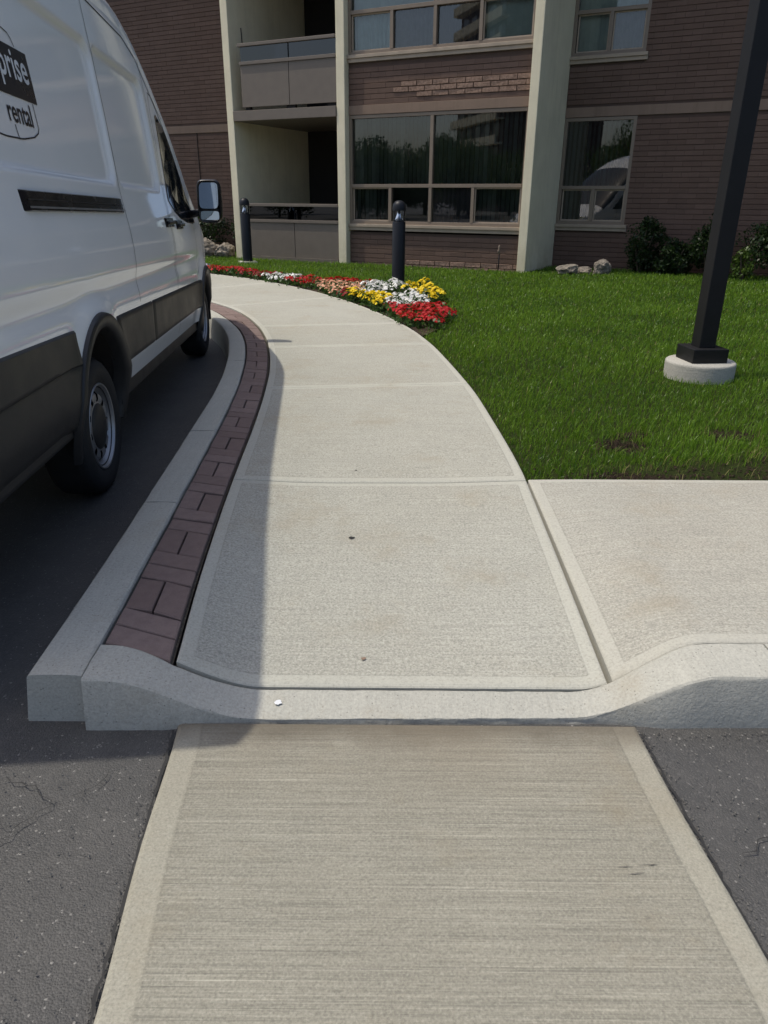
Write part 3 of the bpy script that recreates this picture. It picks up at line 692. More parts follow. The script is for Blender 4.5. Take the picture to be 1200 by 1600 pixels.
# windows
def window(s0, s1, z0, z1, dep, zt, cols_low, cols_up, fills_low, fill_up, sill=True, sillw=0.05):
    wnd = empty('window', (0, 0, 0), 0, bld); fw = 0.055
    m = MB(); y0, y1 = dep, dep + 0.09
    m.box(s0, s1, y0, y1, z1 - fw, z1, .004); m.box(s0, s1, y0 + 0.002, y1, z0, z0 + fw, .004)
    m.box(s0, s0 + fw, y0 + .001, y1, z0 + fw, z1 - fw); m.box(s1 - fw, s1, y0 + .001, y1, z0 + fw, z1 - fw)
    m.box(s0 + fw, s1 - fw, y0 - 0.006, y1, zt - 0.03, zt + 0.03, .004)
    for c in cols_up[1:-1]: m.box(c - 0.03, c + 0.03, y0 - 0.004, y1, zt + 0.03, z1 - fw)
    for c in cols_low[1:-1]: m.box(c - 0.028, c + 0.028, y0 - 0.004, y1, z0 + fw, zt - 0.03)
    m.obj('frame', M['frame'], wnd)
    def pane(a, b, c, d, yy):
        obj('pane', [(a, yy, c), (b, yy, c), (b, yy, d), (a, yy, d), (a, yy + .006, c), (b, yy + .006, c), (b, yy + .006, d), (a, yy + .006, d)], [[(0, 1, 2, 3)]], M['glass'], wnd)
    def sash(a, b, c, d, yy):
        f = 0.022; m = MB(); m.box(a, b, yy, yy + .02, c, c + f); m.box(a, b, yy, yy + .02, d - f, d); m.box(a, a + f, yy + .001, yy + .02, c + f, d - f); m.box(b - f, b, yy + .001, yy + .02, c + f, d - f); m.obj('sash', M['sill'], wnd)
    def slats(a, b, c, d, mat, ang, pitch=0.085, wd=0.085):
        Vs = []; n = 0; F = []
        for x in np.arange(a, b, pitch):
            an = ang + rng.normal(0, 0.12); dx, dy = math.cos(an) * wd / 2, math.sin(an) * wd / 2
            Vs += [(x - dx, dep + 0.17 - dy, c), (x + dx, dep + 0.17 + dy, c), (x + dx, dep + 0.17 + dy, d), (x - dx, dep + 0.17 - dy, d)]; F.append((n, n + 1, n + 2, n + 3)); n += 4
        o = obj('blind', Vs, [F], M[mat], wnd)
    def drape(a, b, c, d, mat):
        n = max(12, int((b - a) / 0.012)); x = np.linspace(a, b, n); y = dep + 0.16 + 0.022 * np.sin(x * 62 + 2 * np.sin(x * 9)); V = np.concatenate([np.c_[x, y, np.full(n, c)], np.c_[x, y, np.full(n, d)]])
        obj('curtain', V, [[(i, i + 1, n + i + 1, n + i) for i in range(n - 1)]], M[mat], wnd, smooth=True)
    for a, b in zip(cols_up[:-1], cols_up[1:]): pane(a, b, zt + .03, z1 - fw, dep + 0.05)
    for k, (a, b) in enumerate(zip(cols_low[:-1], cols_low[1:])):
        pane(a + .03, b - .03, z0 + fw, zt - .03, dep + (0.045 if k % 2 else 0.06))
        if k in (0, len(cols_low) - 2): sash(a + 0.03, b - 0.03, z0 + fw, zt - 0.03, dep + 0.035)
        f = fills_low[k]
        if f and f[0] == 'slat': slats(a, b, z0, zt, f[1], f[2])
        elif f: drape(a, b, z0, zt, f[1])
    if fill_up[0] == 'slat': slats(s0, s1, zt, z1, fill_up[1], fill_up[2])
    else: drape(s0, s1, zt, z1, fill_up[1])
    # room behind
    y2 = dep + 1.6
    obj('room', [(s0, dep + .1, z0), (s1, dep + .1, z0), (s1, dep + .1, z1), (s0, dep + .1, z1), (s0, y2, z0), (s1, y2, z0), (s1, y2, z1), (s0, y2, z1)],
        [[(0, 1, 5, 4), (2, 3, 7, 6), (0, 4, 7, 3), (1, 2, 6, 5), (4, 5, 6, 7)]], M['room'], wnd)
    if sill:
        m = MB(); m.box(s0, s1 + (0.0 if s1 < 0 else sillw), dep - 0.06, dep + 0.1, z0 - 0.055, z0 - 0.001, .006); m.box(s0, s1 + (0.0 if s1 < 0 else sillw), dep - 0.035, dep + 0.1, z0 - 0.115, z0 - 0.0555, .004)
        m.obj('sill', M['sill'], wnd)
    return wnd
g1 = [-3.40, -2.57, -1.76, -0.94, -0.04]
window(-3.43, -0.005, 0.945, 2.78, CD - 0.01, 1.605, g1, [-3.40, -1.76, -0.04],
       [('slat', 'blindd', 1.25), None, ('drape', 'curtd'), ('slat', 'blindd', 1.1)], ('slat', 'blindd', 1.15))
window(-3.43, -0.005, 3.72, 5.53, CD - 0.01, 4.36, g1, [-3.40, -1.76, -0.04],
       [('drape', 'sheer'), ('drape', 'curt'), ('drape', 'curtd'), ('slat', 'blind', 0.5)], ('slat', 'blind', 0.35))
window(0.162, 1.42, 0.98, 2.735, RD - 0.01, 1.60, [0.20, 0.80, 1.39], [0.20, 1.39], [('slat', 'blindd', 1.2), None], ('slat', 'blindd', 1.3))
window(0.162, 1.42, 3.68, 5.50, RD - 0.01, 4.33, [0.20, 0.80, 1.39], [0.20, 1.39], [('slat', 'blind', 0.4), ('drape', 'curt')], ('slat', 'blind', 0.35))
m = MB(); m.box(-3.43, -0.003, CD + 0.001, CD + 0.2, 5.54, fin_top); m.obj('upper_wall', M['farbrick'], bld)
# balconies
def balcony(zf, ground=False):
    b = empty('balcony', (0, 0, 0), 0, bld); s0, s1 = -5.955, -3.615
    if not ground:
        m = MB(); m.box(s0 - 0.0, s1, -0.02, 2.64, zf - 0.175, zf, .006); m.obj('slab', M['taupe'], b)
    sa, mid = -5.74, -4.64
    pz0, pz1 = zf + 0.06, zf + 0.76
    if ground: pz0, pz1 = 0.285, 0.93
    for a, c in ((sa, mid - 0.006), (mid + 0.006, s1 - 0.005)):
        m = MB(); m.box(a, c, 0.02, 0.045, pz0, pz1, .004); m.obj('panel', M['taupe'], b)
        m = MB(); m.box(a + 0.01, c - 0.005, 0.03, 0.038, pz1 + 0.05, pz1 + 0.30); m.obj('glass', M['bglass'], b)
    m = MB(); m.box(sa - 0.01, s1 - .004, -0.005, 0.065, pz1 + .002, pz1 + 0.058, .005); m.obj('rail', M['taupe'], b)
    m = MB(); m.box(sa - 0.03, s1 - .003, -0.012, 0.075, pz1 + 0.30, pz1 + 0.355, .008); m.obj('rail', M['taupe'], b)
    for x in (sa + .06, mid, s1 - .12):
        m = MB(); m.box(x - 0.09 if x > sa + .1 else x, x + 0.10, 0.05, 0.12, zf - 0.002 if not ground else 0.16, pz0 + 0.02); m.obj('bracket', M['dark'], b)
        m = MB(); m.box(x - .02, x + .02, 0.047, 0.085, pz0, pz1 + 0.3); m.obj('post', M['pole'], b)
    if not ground: m = MB(); m.tube([(sa + .02, .1, pz1 + .3), (sa + .005, .1, pz1 + .62)], 0.012); m.obj('pole', M['dark'], b)
    else: m = MB(); m.box(s0, s1, 0.0, 2.6, 0.05, 0.17); m.obj('slab', M['band'], b); m = MB(); m.box(sa, s1 - .005, -0.012, 0.015, 0.20, 0.283, .004); m.obj('kick_plate', M['taupe'], b)
balcony(2.935); balcony(0.17, True); 
m = MB(); m.box(-5.955, -3.615, 2.645, 2.8, -0.1, fin_top); m.obj('balcony_wall', M['dark'], bld)
m = MB(); m.box(-5.955, -3.615, -0.02, 2.64, 5.5, 5.675); m.box(-5.955, -3.615, 0.02, 0.05, 5.75, 6.5); m.obj('upper_balcony', M['taupe'], bld)
m = MB(); m.box(-4.9, -3.75, 2.60, 2.642, 0.2, 2.45); m.obj('balcony_door', M['vglass'], bld)
m = MB(); m.box(-4.9, -3.75, 2.60, 2.642, 2.95, 5.1); m.obj('balcony_door', M['vglass'], bld)
m = MB(); m.box(-4.78, -4.55, 2.50, 2.64, 2.33, 2.40); m.obj('wall_lamp', M['sticker'], bld)

# stand pipe at the foot of the wall
q = fpt(-0.33, -0.02); sp = empty('stand_pipe', (q[0], q[1], 0.19), -PA); tag(sp, 'short thin stand pipe with brass tap by brick wall', 'pipe')
m = MB(); m.tube([(0, 0, -.05), (0.01, 0, 0.34)], 0.011); m.obj('pipe', M['pole'], sp, True)
m = MB(); m.lathe([(0.0, .32), (.022, .32), (.024, .36), (.016, .40), (.02, .43), (.012, .46), (0, .47)], 12); m.tube([(0, 0, .38), (0, -.04, .38), (0, -.05, .35)], .009); m.obj('tap', M['tan'], sp, True)

# ------------------------------------------------------------------ bollard lights
def bollard(x, y, label, sticker):
    z = float(lawn_z(x, y)); b = empty('bollard_light', (x, y, z), 0); tag(b, label, 'bollard', 'bollard lights by the flower bed')
    m = MB(); m.box(-.17, .17, -.17, .17, -0.05, 0.025, .01); m.obj('base_plate', M['pier'], b, rot=(0, 0, 0.3))
    m = MB(); m.lathe([(0, .02), (.100, .02), (.100, .035), (.092, .04), (.092, .885), (.088, .895), (0.0, .895)], 36); autosmooth(m.obj('tube', M['bollard'], b))
    m = MB(); m.lathe([(.074, .897), (.060, .92), (.024, 1.01), (.016, 1.045)], 32); autosmooth(m.obj('reflector', M['reflector'], b))
    m = MB(); m.lathe([(.086, .896), (.086, 1.042)], 36); autosmooth(m.obj('lens', M['clear'], b))
    for k in range(3):
        a = 2.1 * k + 0.5; m = MB(); m.tube([(.079 * math.cos(a), .079 * math.sin(a), .89), (.079 * math.cos(a), .079 * math.sin(a), 1.05)], .004, 6); m.obj('strut', M['bollard'], b)
    m = MB(); m.lathe([(0, 1.04), (.093, 1.04), (.094, 1.06), (.092, 1.095), (.084, 1.125), (.062, 1.152), (.032, 1.168), (0.0, 1.172)], 36); autosmooth(m.obj('cap', M['bollard'], b))
    if sticker:
        a = np.linspace(-2.15, -1.75, 6) - 0.25; V = [(.0935 * math.cos(t), .0935 * math.sin(t), zz) for zz in (.07, .14) for t in a]; obj('sticker', V, gridfaces(6, 2), M['sticker'], b)
bollard(0.178, 11.03, 'charcoal bollard light standing among yellow and white flowers', True)
bollard(-2.72, 15.2, 'charcoal bollard light in front of the ground floor balcony', False)

# ------------------------------------------------------------------ lamp post
lp = empty('lamp_post', (2.385, 5.55, 0.10), R(6)); tag(lp, 'black square lamp post on round concrete footing in lawn', 'lamp post')
m = MB(); m.lathe([(.25, -.25), (.252, .150), (.250, .164), (.240, .172), (0, .173)], 48); autosmooth(m.obj('concrete_footing', M['pier'], lp), 50)
m = MB(); m.box(-.135, .135, -.135, .135, .1735, .275, .006); m.obj('base_cover', M['pole'], lp)
m = MB(); m.box(-.064, .064, -.064, .064, .27, 4.9, .008); m.obj('pole', M['pole'], lp)
m = MB(); m.box(-.045, .045, -.30, .02, 4.84, 4.93, .006); m.box(-.17, .17, -.80, -.28, 4.83, 4.94, .01); m.obj('lamp_head', M['pole'], lp)

# ------------------------------------------------------------------ plants and rocks
def leaves(n, pts, size, aspect=0.55, upbias=0.4):
    """pts (n,3) centres -> diamond leaf quads folded along the midrib"""
    d = rng.normal(size=(n, 3)); d[:, 2] += upbias; d /= np.linalg.norm(d, axis=1)[:, None]
    r = rng.normal(size=(n, 3)); s = np.cross(d, r); s /= np.linalg.norm(s, axis=1)[:, None]
    L = (size * (0.7 + 0.6 * rng.random(n)))[:, None]
    V = np.stack([pts - d * L / 2, pts + s * L * aspect / 2, pts + d * L / 2, pts - s * L * aspect / 2], 1).reshape(-1, 3)
    return V, np.arange(n)[:, None] * 4 + np.arange(4)[None]
def shrub_crown(rx, ry, h, n, size, lobes=16):
    c = rng.normal(size=(lobes, 3)); c /= np.linalg.norm(c, axis=1)[:, None]; c *= (0.45 + 0.3 * rng.random((lobes, 1)))
    rad = 0.30 + 0.22 * rng.random(lobes)
    k = rng.integers(0, lobes, n); q = rng.normal(size=(n, 3)); q /= np.linalg.norm(q, axis=1)[:, None]; q *= (0.55 + 0.5 * rng.random((n, 1)))
    p = c[k] + q * rad[k][:, None]
    p = p * (rx, ry, h / 2) + (0, 0, h / 2); return p
def shrub(x, y, rx, ry, h, label, mat='shrub', n=3200, grp='shrubs along the brick wall', size=0.055):
    z = float(lawn_z(x, y)); b = empty('shrub', (x, y, z - .02), 0); tag(b, label, 'shrub', grp)
    p = shrub_crown(rx, ry, h, n, size); V, F = leaves(n, p, size)
    obj('crown', V, [F], M[mat], b, attrs={'tint': np.repeat(np.clip(rng.normal(0.4, 0.28, n), 0, 1), 4)})
    m = MB()
    for k in range(6): a = k * 1.05 + rng.random(); m.tube([(0, 0, -.05), (math.cos(a) * rx * .25, math.sin(a) * ry * .25, h * .4), (math.cos(a) * rx * .5, math.sin(a) * ry * .5, h * .75)], [.018, .012, .006], 6)
    m.obj('trunk', M['bark'], b)
def onwall(s, off): q = fpt(s, RD - off); return float(q[0]), float(q[1])
x, y = onwall(1.88, 0.55); shrub(x, y, .42, .38, 0.98, 'tall dark shrub right beside the ground floor window')
x, y = onwall(2.42, 0.62); shrub(x, y, .36, .34, 0.58, 'low dark shrub between two taller shrubs')
x, y = onwall(3.02, 0.6); shrub(x, y, .46, .42, 0.98, 'broad dark shrub behind the lamp post')
x, y = onwall(3.56, 0.85); shrub(x, y, .20, .2, 0.55, 'small light green leafy shrub just right of the lamp post', 'shrubl', 700)
x, y = onwall(4.0, 0.5); shrub(x, y, .58, .46, 1.05, 'large dark shrub at the right end of the wall')
x, y = onwall(-6.55, 0.55); shrub(x, y, .45, .4, 1.15, 'dark shrub behind the van mirror beside the leftmost fin')
x, y = onwall(-7.9, 0.6); shrub(x, y, .7, .5, 0.9, 'wide dark shrub half hidden behind the van')
def rock(x, y, sx, sy, sz, label, seed, rz):
    bm = bmesh.new(); bmesh.ops.create_icosphere(bm, subdivisions=5, radius=1.0); r2 = np.random.default_rng(seed)
    dirs = r2.normal(size=(14, 3)); dirs /= np.linalg.norm(dirs, axis=1)[:, None]; hs = 0.62 + 0.33 * r2.random(14); f = r2.random(6) * 6
    for v in bm.verts:
        p = np.array(v.co); 
        for dd, h in zip(dirs, hs):
            e = p @ dd - h
            if e > 0: p = p - dd * e * 0.85
        nv = Vector(p); p = p * (1 + 0.16 * mnoise.noise(nv * 1.9 + Vector((f[0], f[1], f[2]))) + 0.09 * mnoise.noise(nv * 4.7 + Vector((f[3], f[4], f[5]))) + 0.05 * mnoise.noise(nv * 11) + 0.01 * math.sin(p[0] * 9 + f[0]) * math.sin(p[1] * 8 + f[1]) + 0.012 * math.sin(p[0] * 31 + p[1] * 27))
        v.co = Vector((p[0] * sx, p[1] * sy, p[2] * sz))
    m = MB(); m.bm(bm); o = m.obj('rock', M['rock'], None, loc=(x, y, float(lawn_z(x, y)) + sz * 0.45), rot=(0, 0, rz)); autosmooth(o, 25)
    tag(o, label, 'rock', 'rocks at the foot of the walls')
rock(3.10, 13.15, .22, .17, .13, 'flat grey rock on the lawn next to the rightmost fin', 3, 0.3)
rock(3.68, 13.12, .20, .16, .17, 'angular grey rock nearer the tall dark shrub', 5, 1.2)
rock(3.42, 13.25, .16, .13, .09, 'small grey rock lying between two bigger rocks', 8, 2.0)
rock(-3.95, 16.75, .36, .28, .24, 'big pale rock behind the van mirror', 11, 0.5)
rock(-3.45, 16.60, .28, .22, .19, 'pale rock against the leftmost fin', 12, 1.5)
# flowers
FM = {}
def flower_meshes(col, n_leaf=70, n_bl=16, h=0.15, spread=0.11, bl=0.019):
    p = rng.normal(size=(n_leaf, 3)) * (spread * .6, spread * .6, h * .28) + (0, 0, h * .42); p[:, 2] = np.clip(p[:, 2], 0.008, h * .9)
    V, F = leaves(n_leaf, p, 0.05, 0.6, 0.2)
    fol = meshdata('leaves', V, [F], M['plant'], attrs={'tint': np.repeat(np.clip(rng.normal(.45, .25, n_leaf), 0, 1), 4)})
    PV = []; PF = []; PT = []; k = 0
    for i in range(n_bl):
        r = spread * math.sqrt(rng.random()); a = rng.random() * 6.28; c = np.array([r * math.cos(a), r * math.sin(a), h * (0.78 + 0.35 * rng.random()) * (1 - 0.35 * (r / spread) ** 2)])
        nrm = np.array([c[0] * 2.2, c[1] * 2.2 - .03, 0.25]) + rng.normal(0, .05, 3); nrm /= np.linalg.norm(nrm); t1 = np.cross(nrm, (0.3, 1, 0.2)); t1 /= np.linalg.norm(t1); t2 = np.cross(nrm, t1); s0 = bl * (0.75 + 0.5 * rng.random()); ph = rng.random() * 6; tt = rng.random()
        for layer in range(2):
            for q in range(5):
                an = ph + q * 1.2566 + layer * 0.6; s = s0 * (1 - .38 * layer); d1 = t1 * math.cos(an) + t2 * math.sin(an); d2 = -t1 * math.sin(an) + t2 * math.cos(an); up_ = nrm * s * (.25 + .45 * layer)
                PV += [c + nrm * layer * .003, c + d1 * s * .6 - d2 * s * .45 + up_ * .5, c + d1 * s * 1.05 + up_ * .8, c + d1 * s * .6 + d2 * s * .45 + up_ * .5]; PF.append((k, k + 1, k + 2, k + 3)); PT += [tt] * 4; k += 4
    blo = meshdata('blossoms', PV, [PF], M['pet_' + col], attrs={'tint': PT}); return fol, blo
for col in PET:
    kw = dict(n_bl=22, h=.12, spread=.12, bl=.022)
    if col == 'yellow': kw = dict(n_bl=14, h=.16, spread=.085, bl=.032)
    if col == 'white': kw = dict(n_bl=24, h=.125, spread=.12, bl=.024)
    FM[col] = [flower_meshes(col, **kw) for _ in range(3)]
placed = []
def patch(col, pts, n, label, grp, sep=0.15, z0=0.0, scale=1.0, jit=.05):
    """plants scattered through the polygon pts"""
    P = np.array(pts, float); lo, hi = P.min(0), P.max(0); c = 0; tries = 0
    def inside(q):
        r = False; j = len(P) - 1
        for i in range(len(P)):
            if (P[i, 1] > q[1]) != (P[j, 1] > q[1]) and q[0] < (P[j, 0] - P[i, 0]) * (q[1] - P[i, 1]) / (P[j, 1] - P[i, 1]) + P[i, 0]: r = not r
            j = i
        return r
    while c < n and tries < 4000:
        tries += 1; q = lo + (hi - lo) * rng.random(2)
        if not inside(q) or q[0] < walk_r(q[1]) + 0.05: continue
        if (q[0] - .178) ** 2 + (q[1] - 11.03) ** 2 < .2 ** 2: continue
        if any((q[0] - a) ** 2 + (q[1] - b) ** 2 < sep ** 2 for a, b in placed): continue
        placed.append(tuple(q)); c += 1
        f, b = random.choice(FM[col]); s = scale * (0.85 + .3 * rng.random())
        o = empty('flower_plant', (q[0], q[1], float(lawn_z(*q)) + .008), rng.random() * 6.28); o.scale = (s, s, s); tag(o, label, 'flower', grp)
        link('leaves', f, o); link('blossoms', b, o)
def strip_poly(y0, y1, f0, f1):
    a = np.linspace(y0, y1, 6); L = [(walk_r(t) + (bed_out(t) - walk_r(t)) * f0, t) for t in a]; Rr = [(walk_r(t) + (bed_out(t) - walk_r(t)) * f1, t) for t in a[::-1]]; return L + Rr
patch('red', [(0.15, 7.75), (0.5, 7.7), (0.68, 8.2), (0.68, 8.75), (0.08, 8.8), (0.02, 8.5)], 26, 'red flowering plant in the patch at the near tip of the bed', 'red plants at the tip of the bed', .125)
patch('yellow', [(-0.12, 8.85), (0.0, 8.9), (0.0, 9.4), (-0.35, 9.9), (-0.5, 9.95)], 11, 'yellow marigold plant on the walk side of the near bollard', 'yellow plants by the walk', .12)
patch('yellow', [(0.28, 10.2), (0.55, 9.1), (0.70, 9.2), (0.68, 10.0), (0.42, 10.6)], 9, 'yellow marigold plant on the lawn side of the near bollard', 'yellow plants by the lawn', .15)
patch('white', [(0.0, 8.95), (0.45, 8.95), (0.45, 9.7), (0.0, 9.8)], 16, 'white flowering plant directly in front of the near bollard', 'white plants before the bollard', .13)
patch('white', [(-0.32, 10.2), (0.28, 10.4), (0.28, 10.85), (-0.3, 11.0)], 12, 'white flowering plant behind the near bollard next to peach flowers', 'white plants behind the bollard', .14)
patch('peach', [(-0.78, 10.55), (-0.36, 10.2), (-0.34, 11.0), (-0.68, 11.3)], 14, 'peach flowering plant on the lawn side next to white flowers', 'peach plants on the lawn side', .13)
patch('dark_red', [(-0.72, 10.2), (-0.5, 9.95), (-0.42, 10.1), (-0.68, 10.5)], 4, 'small dark red plant between peach flowers and walk', 'dark red plants by the peach ones', .12)
patch('peach', [(-1.0, 11.3), (-0.72, 10.4), (-0.62, 10.45), (-0.75, 11.3)], 9, 'peach flowering plant between red flowers and the bollard', 'peach plants by the walk', .13)
patch('red', strip_poly(11.0, 11.95, 0.0, 1.0), 14, 'bright red flowering plant between white and peach flowers', 'red plants in mid bed', .14)
patch('white', strip_poly(11.9, 12.45, 0, 1.0), 8, 'white flowering plant in the clump between two red clumps', 'white plants in mid bed', .13)
patch('dark_red', strip_poly(12.45, 12.95, 0, 1), 8, 'dark red flowering plant past the mid bed white clump', 'dark red plants far along the bed', .13)
patch('red', strip_poly(12.95, 13.75, 0, 1), 10, 'red flowering plant at the far end before lilac flowers', 'red plants at the far end', .14)
patch('lilac', strip_poly(13.75, 14.5, 0, 1), 8, 'pale lilac flowering plant at the far end by the van', 'lilac plants at the far end', .15)

# ------------------------------------------------------------------ van
YAW = R(4.95); vd = np.array([-math.sin(YAW), math.cos(YAW)]); vn = np.array([math.cos(YAW), math.sin(YAW)])
vo = np.array([-1.437, 3.387]) + vd * 0.31 - vn * 1.0
van = empty('delivery_van', (vo[0], vo[1], 0), YAW); tag(van, 'white high roof cargo van with black side trim parked at kerb', 'van')
PT = math.tan(R(1.15))          # the body sits nose down by about a degree
WR, WB, WZ = 0.352, 3.75, 0.270            # wheel radius, wheelbase ; x right, y forward, origin under rear axle
REAR, FRONT = -2.02, 4.77
def w_of(z): return np.interp(z, [.2, .36, .5, .8, 1.02, 1.12, 1.22, 1.32, 1.41, 1.47, 1.56, 1.8, 2.1, 2.4, 2.7], [.95, .985, 1.022, 1.032, 1.034, 1.030, 1.020, 1.004, .990, .984, .978, .957, .926, .888, .83])
def p_of(y): return np.interp(y, [-2.02, -1.96, -1.80, 3.0, 3.4, 3.8, 4.1, 4.35, 4.55, 4.68, 4.77], [.965, .99, 1, 1, .997, .985, .965, .92, .84, .74, .55])
def ze_of(y): return np.interp(y, [-2.02, -1.86, 1.6, 1.95, 2.25, 2.55, 2.92, 3.36, 3.62, 3.85, 4.2, 4.6, 4.77], [2.34, 2.42, 2.43, 2.41, 2.30, 2.11, 1.86, 1.50, 1.27, 1.17, 1.05, .86, .70])
def zt_of(y): return np.interp(y, [-2.02, -1.86, -1.4, 1.4, 1.8, 2.15, 2.45, 2.75, 3.1, 3.5, 3.9, 4.05, 4.3, 4.55, 4.7, 4.77], [2.52, 2.66, 2.73, 2.74, 2.72, 2.64, 2.50, 2.30, 2.04, 1.71, 1.38, 1.27, 1.18, 1.05, .90, .74])
def rbox(y, z, y0, y1, z0, z1, r):
    qy = np.abs(y - (y0 + y1) / 2) - (y1 - y0) / 2 + r; qz = np.abs(z - (z0 + z1) / 2) - (z1 - z0) / 2 + r
    return np.hypot(np.maximum(qy, 0), np.maximum(qz, 0)) + np.minimum(np.maximum(qy, qz), 0) - r
def emboss(y, z):
    e = 0
    for y0, y1 in ((1.00, 2.22), (-1.65, 0.955)):
        d = rbox(y, z, y0, y1, 1.455, 2.165, 0.10); e = e + 0.028 * sstep(0.006, -0.022, d)
    d = rbox(y, z, -1.6, 3.35, 1.02, 1.30, 0.02)
    e = e - 0.0 * sstep(0.0, -0.1, d)
    # soft hollow above the trim, catches the sidewalk in reflection
    e = e + 0.014 * np.exp(-((z - 0.93) / 0.055) ** 2) * sstep(-1.9, -1.7, y) * (1 - sstep(3.3, 3.7, y))
    # flared arches
    for c in (0.0, WB):
        rr = np.hypot(y - c, z - WR - 0.02); e = e - 0.022 * np.exp(-((rr - 0.46) / 0.085) ** 2)
    return e
def side_x(y, z): return w_of(z) * p_of(y) - emboss(y, z)
def vz(y, z): return z - PT * y
ys = np.unique(np.round(np.r_[np.linspace(REAR, -1.3, 30), np.arange(-1.3, 2.4, 0.0145), np.arange(2.4, 3.5, 0.04), np.arange(3.5, FRONT, 0.03), FRONT], 4))
SIL = 0.385
def zs_of(y):   # side rows
    ze = ze_of(y); t = np.linspace(0, 1, 150); return SIL + (ze - SIL) * t
rows = []; tags = []
for y in ys:
    z = zs_of(y); x = side_x(y, z)
    ze, zt = ze_of(y), zt_of(y); wx = x[-1]
    # round shoulder from the side edge to the roof centre
    a = np.linspace(0, math.pi / 2, 20)[1:]
    n = 2.6 if y < 2.1 else 2.6 + (y - 2.1) * 0.5
    n = min(n, 3.4)
    cx = wx * np.cos(a) ** (2 / n); cz = ze + (zt - ze) * np.sin(a) ** (2 / n)
    rows.append(np.c_[np.r_[x, cx], np.full(150 + 19, y), np.r_[z, cz]])
G = np.stack(rows)                       # ny, m, 3
ny, m_ = G.shape[:2]
full = np.concatenate([G, (G * (-1, 1, 1))[:, -2::-1]], 1); mm = full.shape[1]
VV = full.reshape(-1, 3).copy(); FF = gridfaces(mm, ny)
cy = VV[FF][:, :, 1].mean(1); cz_ = VV[FF][:, :, 2].mean(1); cx_ = VV[FF][:, :, 0].mean(1)
dead = np.zeros(len(FF), bool)
for c in (0.0, WB): dead |= (np.hypot(cy - c, cz_ - WR - 0.02) < 0.425) & (np.abs(cx_) > 0.5) & (cz_ < 1.0)
wind = (cy > 2.62) & (cy < 3.93) & (cz_ > ze_of(cy) + 0.045) & (np.abs(cx_) < w_of(ze_of(cy)) * 0.97)
VV[:, 2] = vz(VV[:, 1], VV[:, 2])
FF = FF[:, ::-1]
caps = []
k = np.arange(mm); caps = [np.array([k]), np.array([(ny - 1) * mm + k[::-1]])]
body = obj('body', VV, [FF[~dead & ~wind]] + caps, M['paint'], van, smooth=True)
def sub(V, F):
    u, inv = np.unique(F.ravel(), return_inverse=True); return V[u], inv.reshape(F.shape)
V, F = sub(VV, FF[wind]); obj('windscreen', V, [F], M['vglass'], van, smooth=True)
def vpatch(name, y0, y1, z0, z1, off, mat, parent=van, clip=True, ny=None, arch=0.44, side=1, edge=0.010):
    """panel lying on the van side, z0/z1 may be functions of y"""
    n = ny or max(6, int((y1 - y0) / 0.03)); m = 12
    yv = np.linspace(y0, y1, n); V = []
    for j, y in enumerate(yv):
        a = z0(y) if callable(z0) else z0; b = z1(y) if callable(z1) else z1
        for i in range(m):
            t = [0, .02, .06, .15, .3, .45, .6, .75, .87, .95, .985, 1][i]; z = a + (b - a) * t
            o = off * min(1.0, 0.0 + min(min(i, m - 1 - i) / 2.0, min(j, n - 1 - j) / 1.0)) - 0.001
            x = side_x(y, z) + o
            V.append((side * x, y, float(vz(y, z))))
    F = gridfaces(m, n)
    V = np.array(V)
    if clip:
        fy = V[F][:, :, 1].mean(1); fz = V[F][:, :, 2].mean(1) + PT * fy; k = np.ones(len(F), bool)
        for c in (0, WB): k &= np.hypot(fy - c, fz - WR - .02) > arch
        F = F[k]; V, F = sub(V, F)
    if side > 0: F = F[:, ::-1]
    return autosmooth(obj(name, V, [F], mat, parent), 50)
for sd in (1, -1):
    ct = lambda y: np.interp(y, [-1.7, -.4, .4, 3.4], [.845, .815, .785, .745])
    vpatch('side_cladding', -1.88, -0.36, .66, ct, .016, M['plastic'], side=sd); vpatch('side_cladding', -1.88, -0.34, .378, .672, .010, M['plastic'], side=sd)
    vpatch('side_cladding', 0.34, 1.295, .505, ct, .014, M['plastic'], side=sd); vpatch('side_cladding', 1.303, 3.42, .505, ct, .014, M['plastic'], side=sd)
    vpatch('front_bumper', 4.18, 4.745, .38, .72, .014, M['plastic'], side=sd, ny=14)
    m = MB(); m.box(min(.82 * sd, .985 * sd), max(.82 * sd, .985 * sd), 0.44, 3.30, .30, .40, .01)
    o = m.obj('sill_step', M['plastic'], van, rot=(-math.atan(PT), 0, 0))
    m = MB(); m.box(min(.55 * sd, 1.0 * sd), max(.55 * sd, 1.0 * sd), -1.90, -.47, .34, .47, .02); m.obj('rear_valance', M['plastic'], van, rot=(-math.atan(PT), 0, 0))
# arch trims
for c in (0.0, WB):
    for sd in (1, -1):
        V = []; nA = 40; rs = [(.392, -.05), (.398, .004), (.41, .022), (.455, .026), (.472, .018), (.478, -.006)]
        for k in range(nA + 1):
            a = R(-22) + k / nA * R(224)
            for (r, o) in rs:
                y = c + r * math.cos(a); z = WR + .02 + r * math.sin(a); x = w_of(z) * p_of(y) - emboss(y, z) + o
                V.append((sd * float(x), y, float(vz(y, max(z, .20)))))
        F = gridfaces(len(rs), nA + 1); autosmooth(obj('wheel_arch', V, [F if sd < 0 else F[:, ::-1]], M['plastic'], van), 50)
        V = []; 
        for k in range(25):
            a = R(-10) + k / 24 * R(200)
            for x in (.55, 1.0): V.append((sd * x, c + .40 * math.cos(a), WR + .40 * math.sin(a) - PT * c))
        V.append((sd * .55, c, WR)); F = gridfaces(2, 25); T = [(50, 2 * k, 2 * k + 2) for k in range(24)]
        obj('arch_liner', V, [F, T], M['dark'], van)
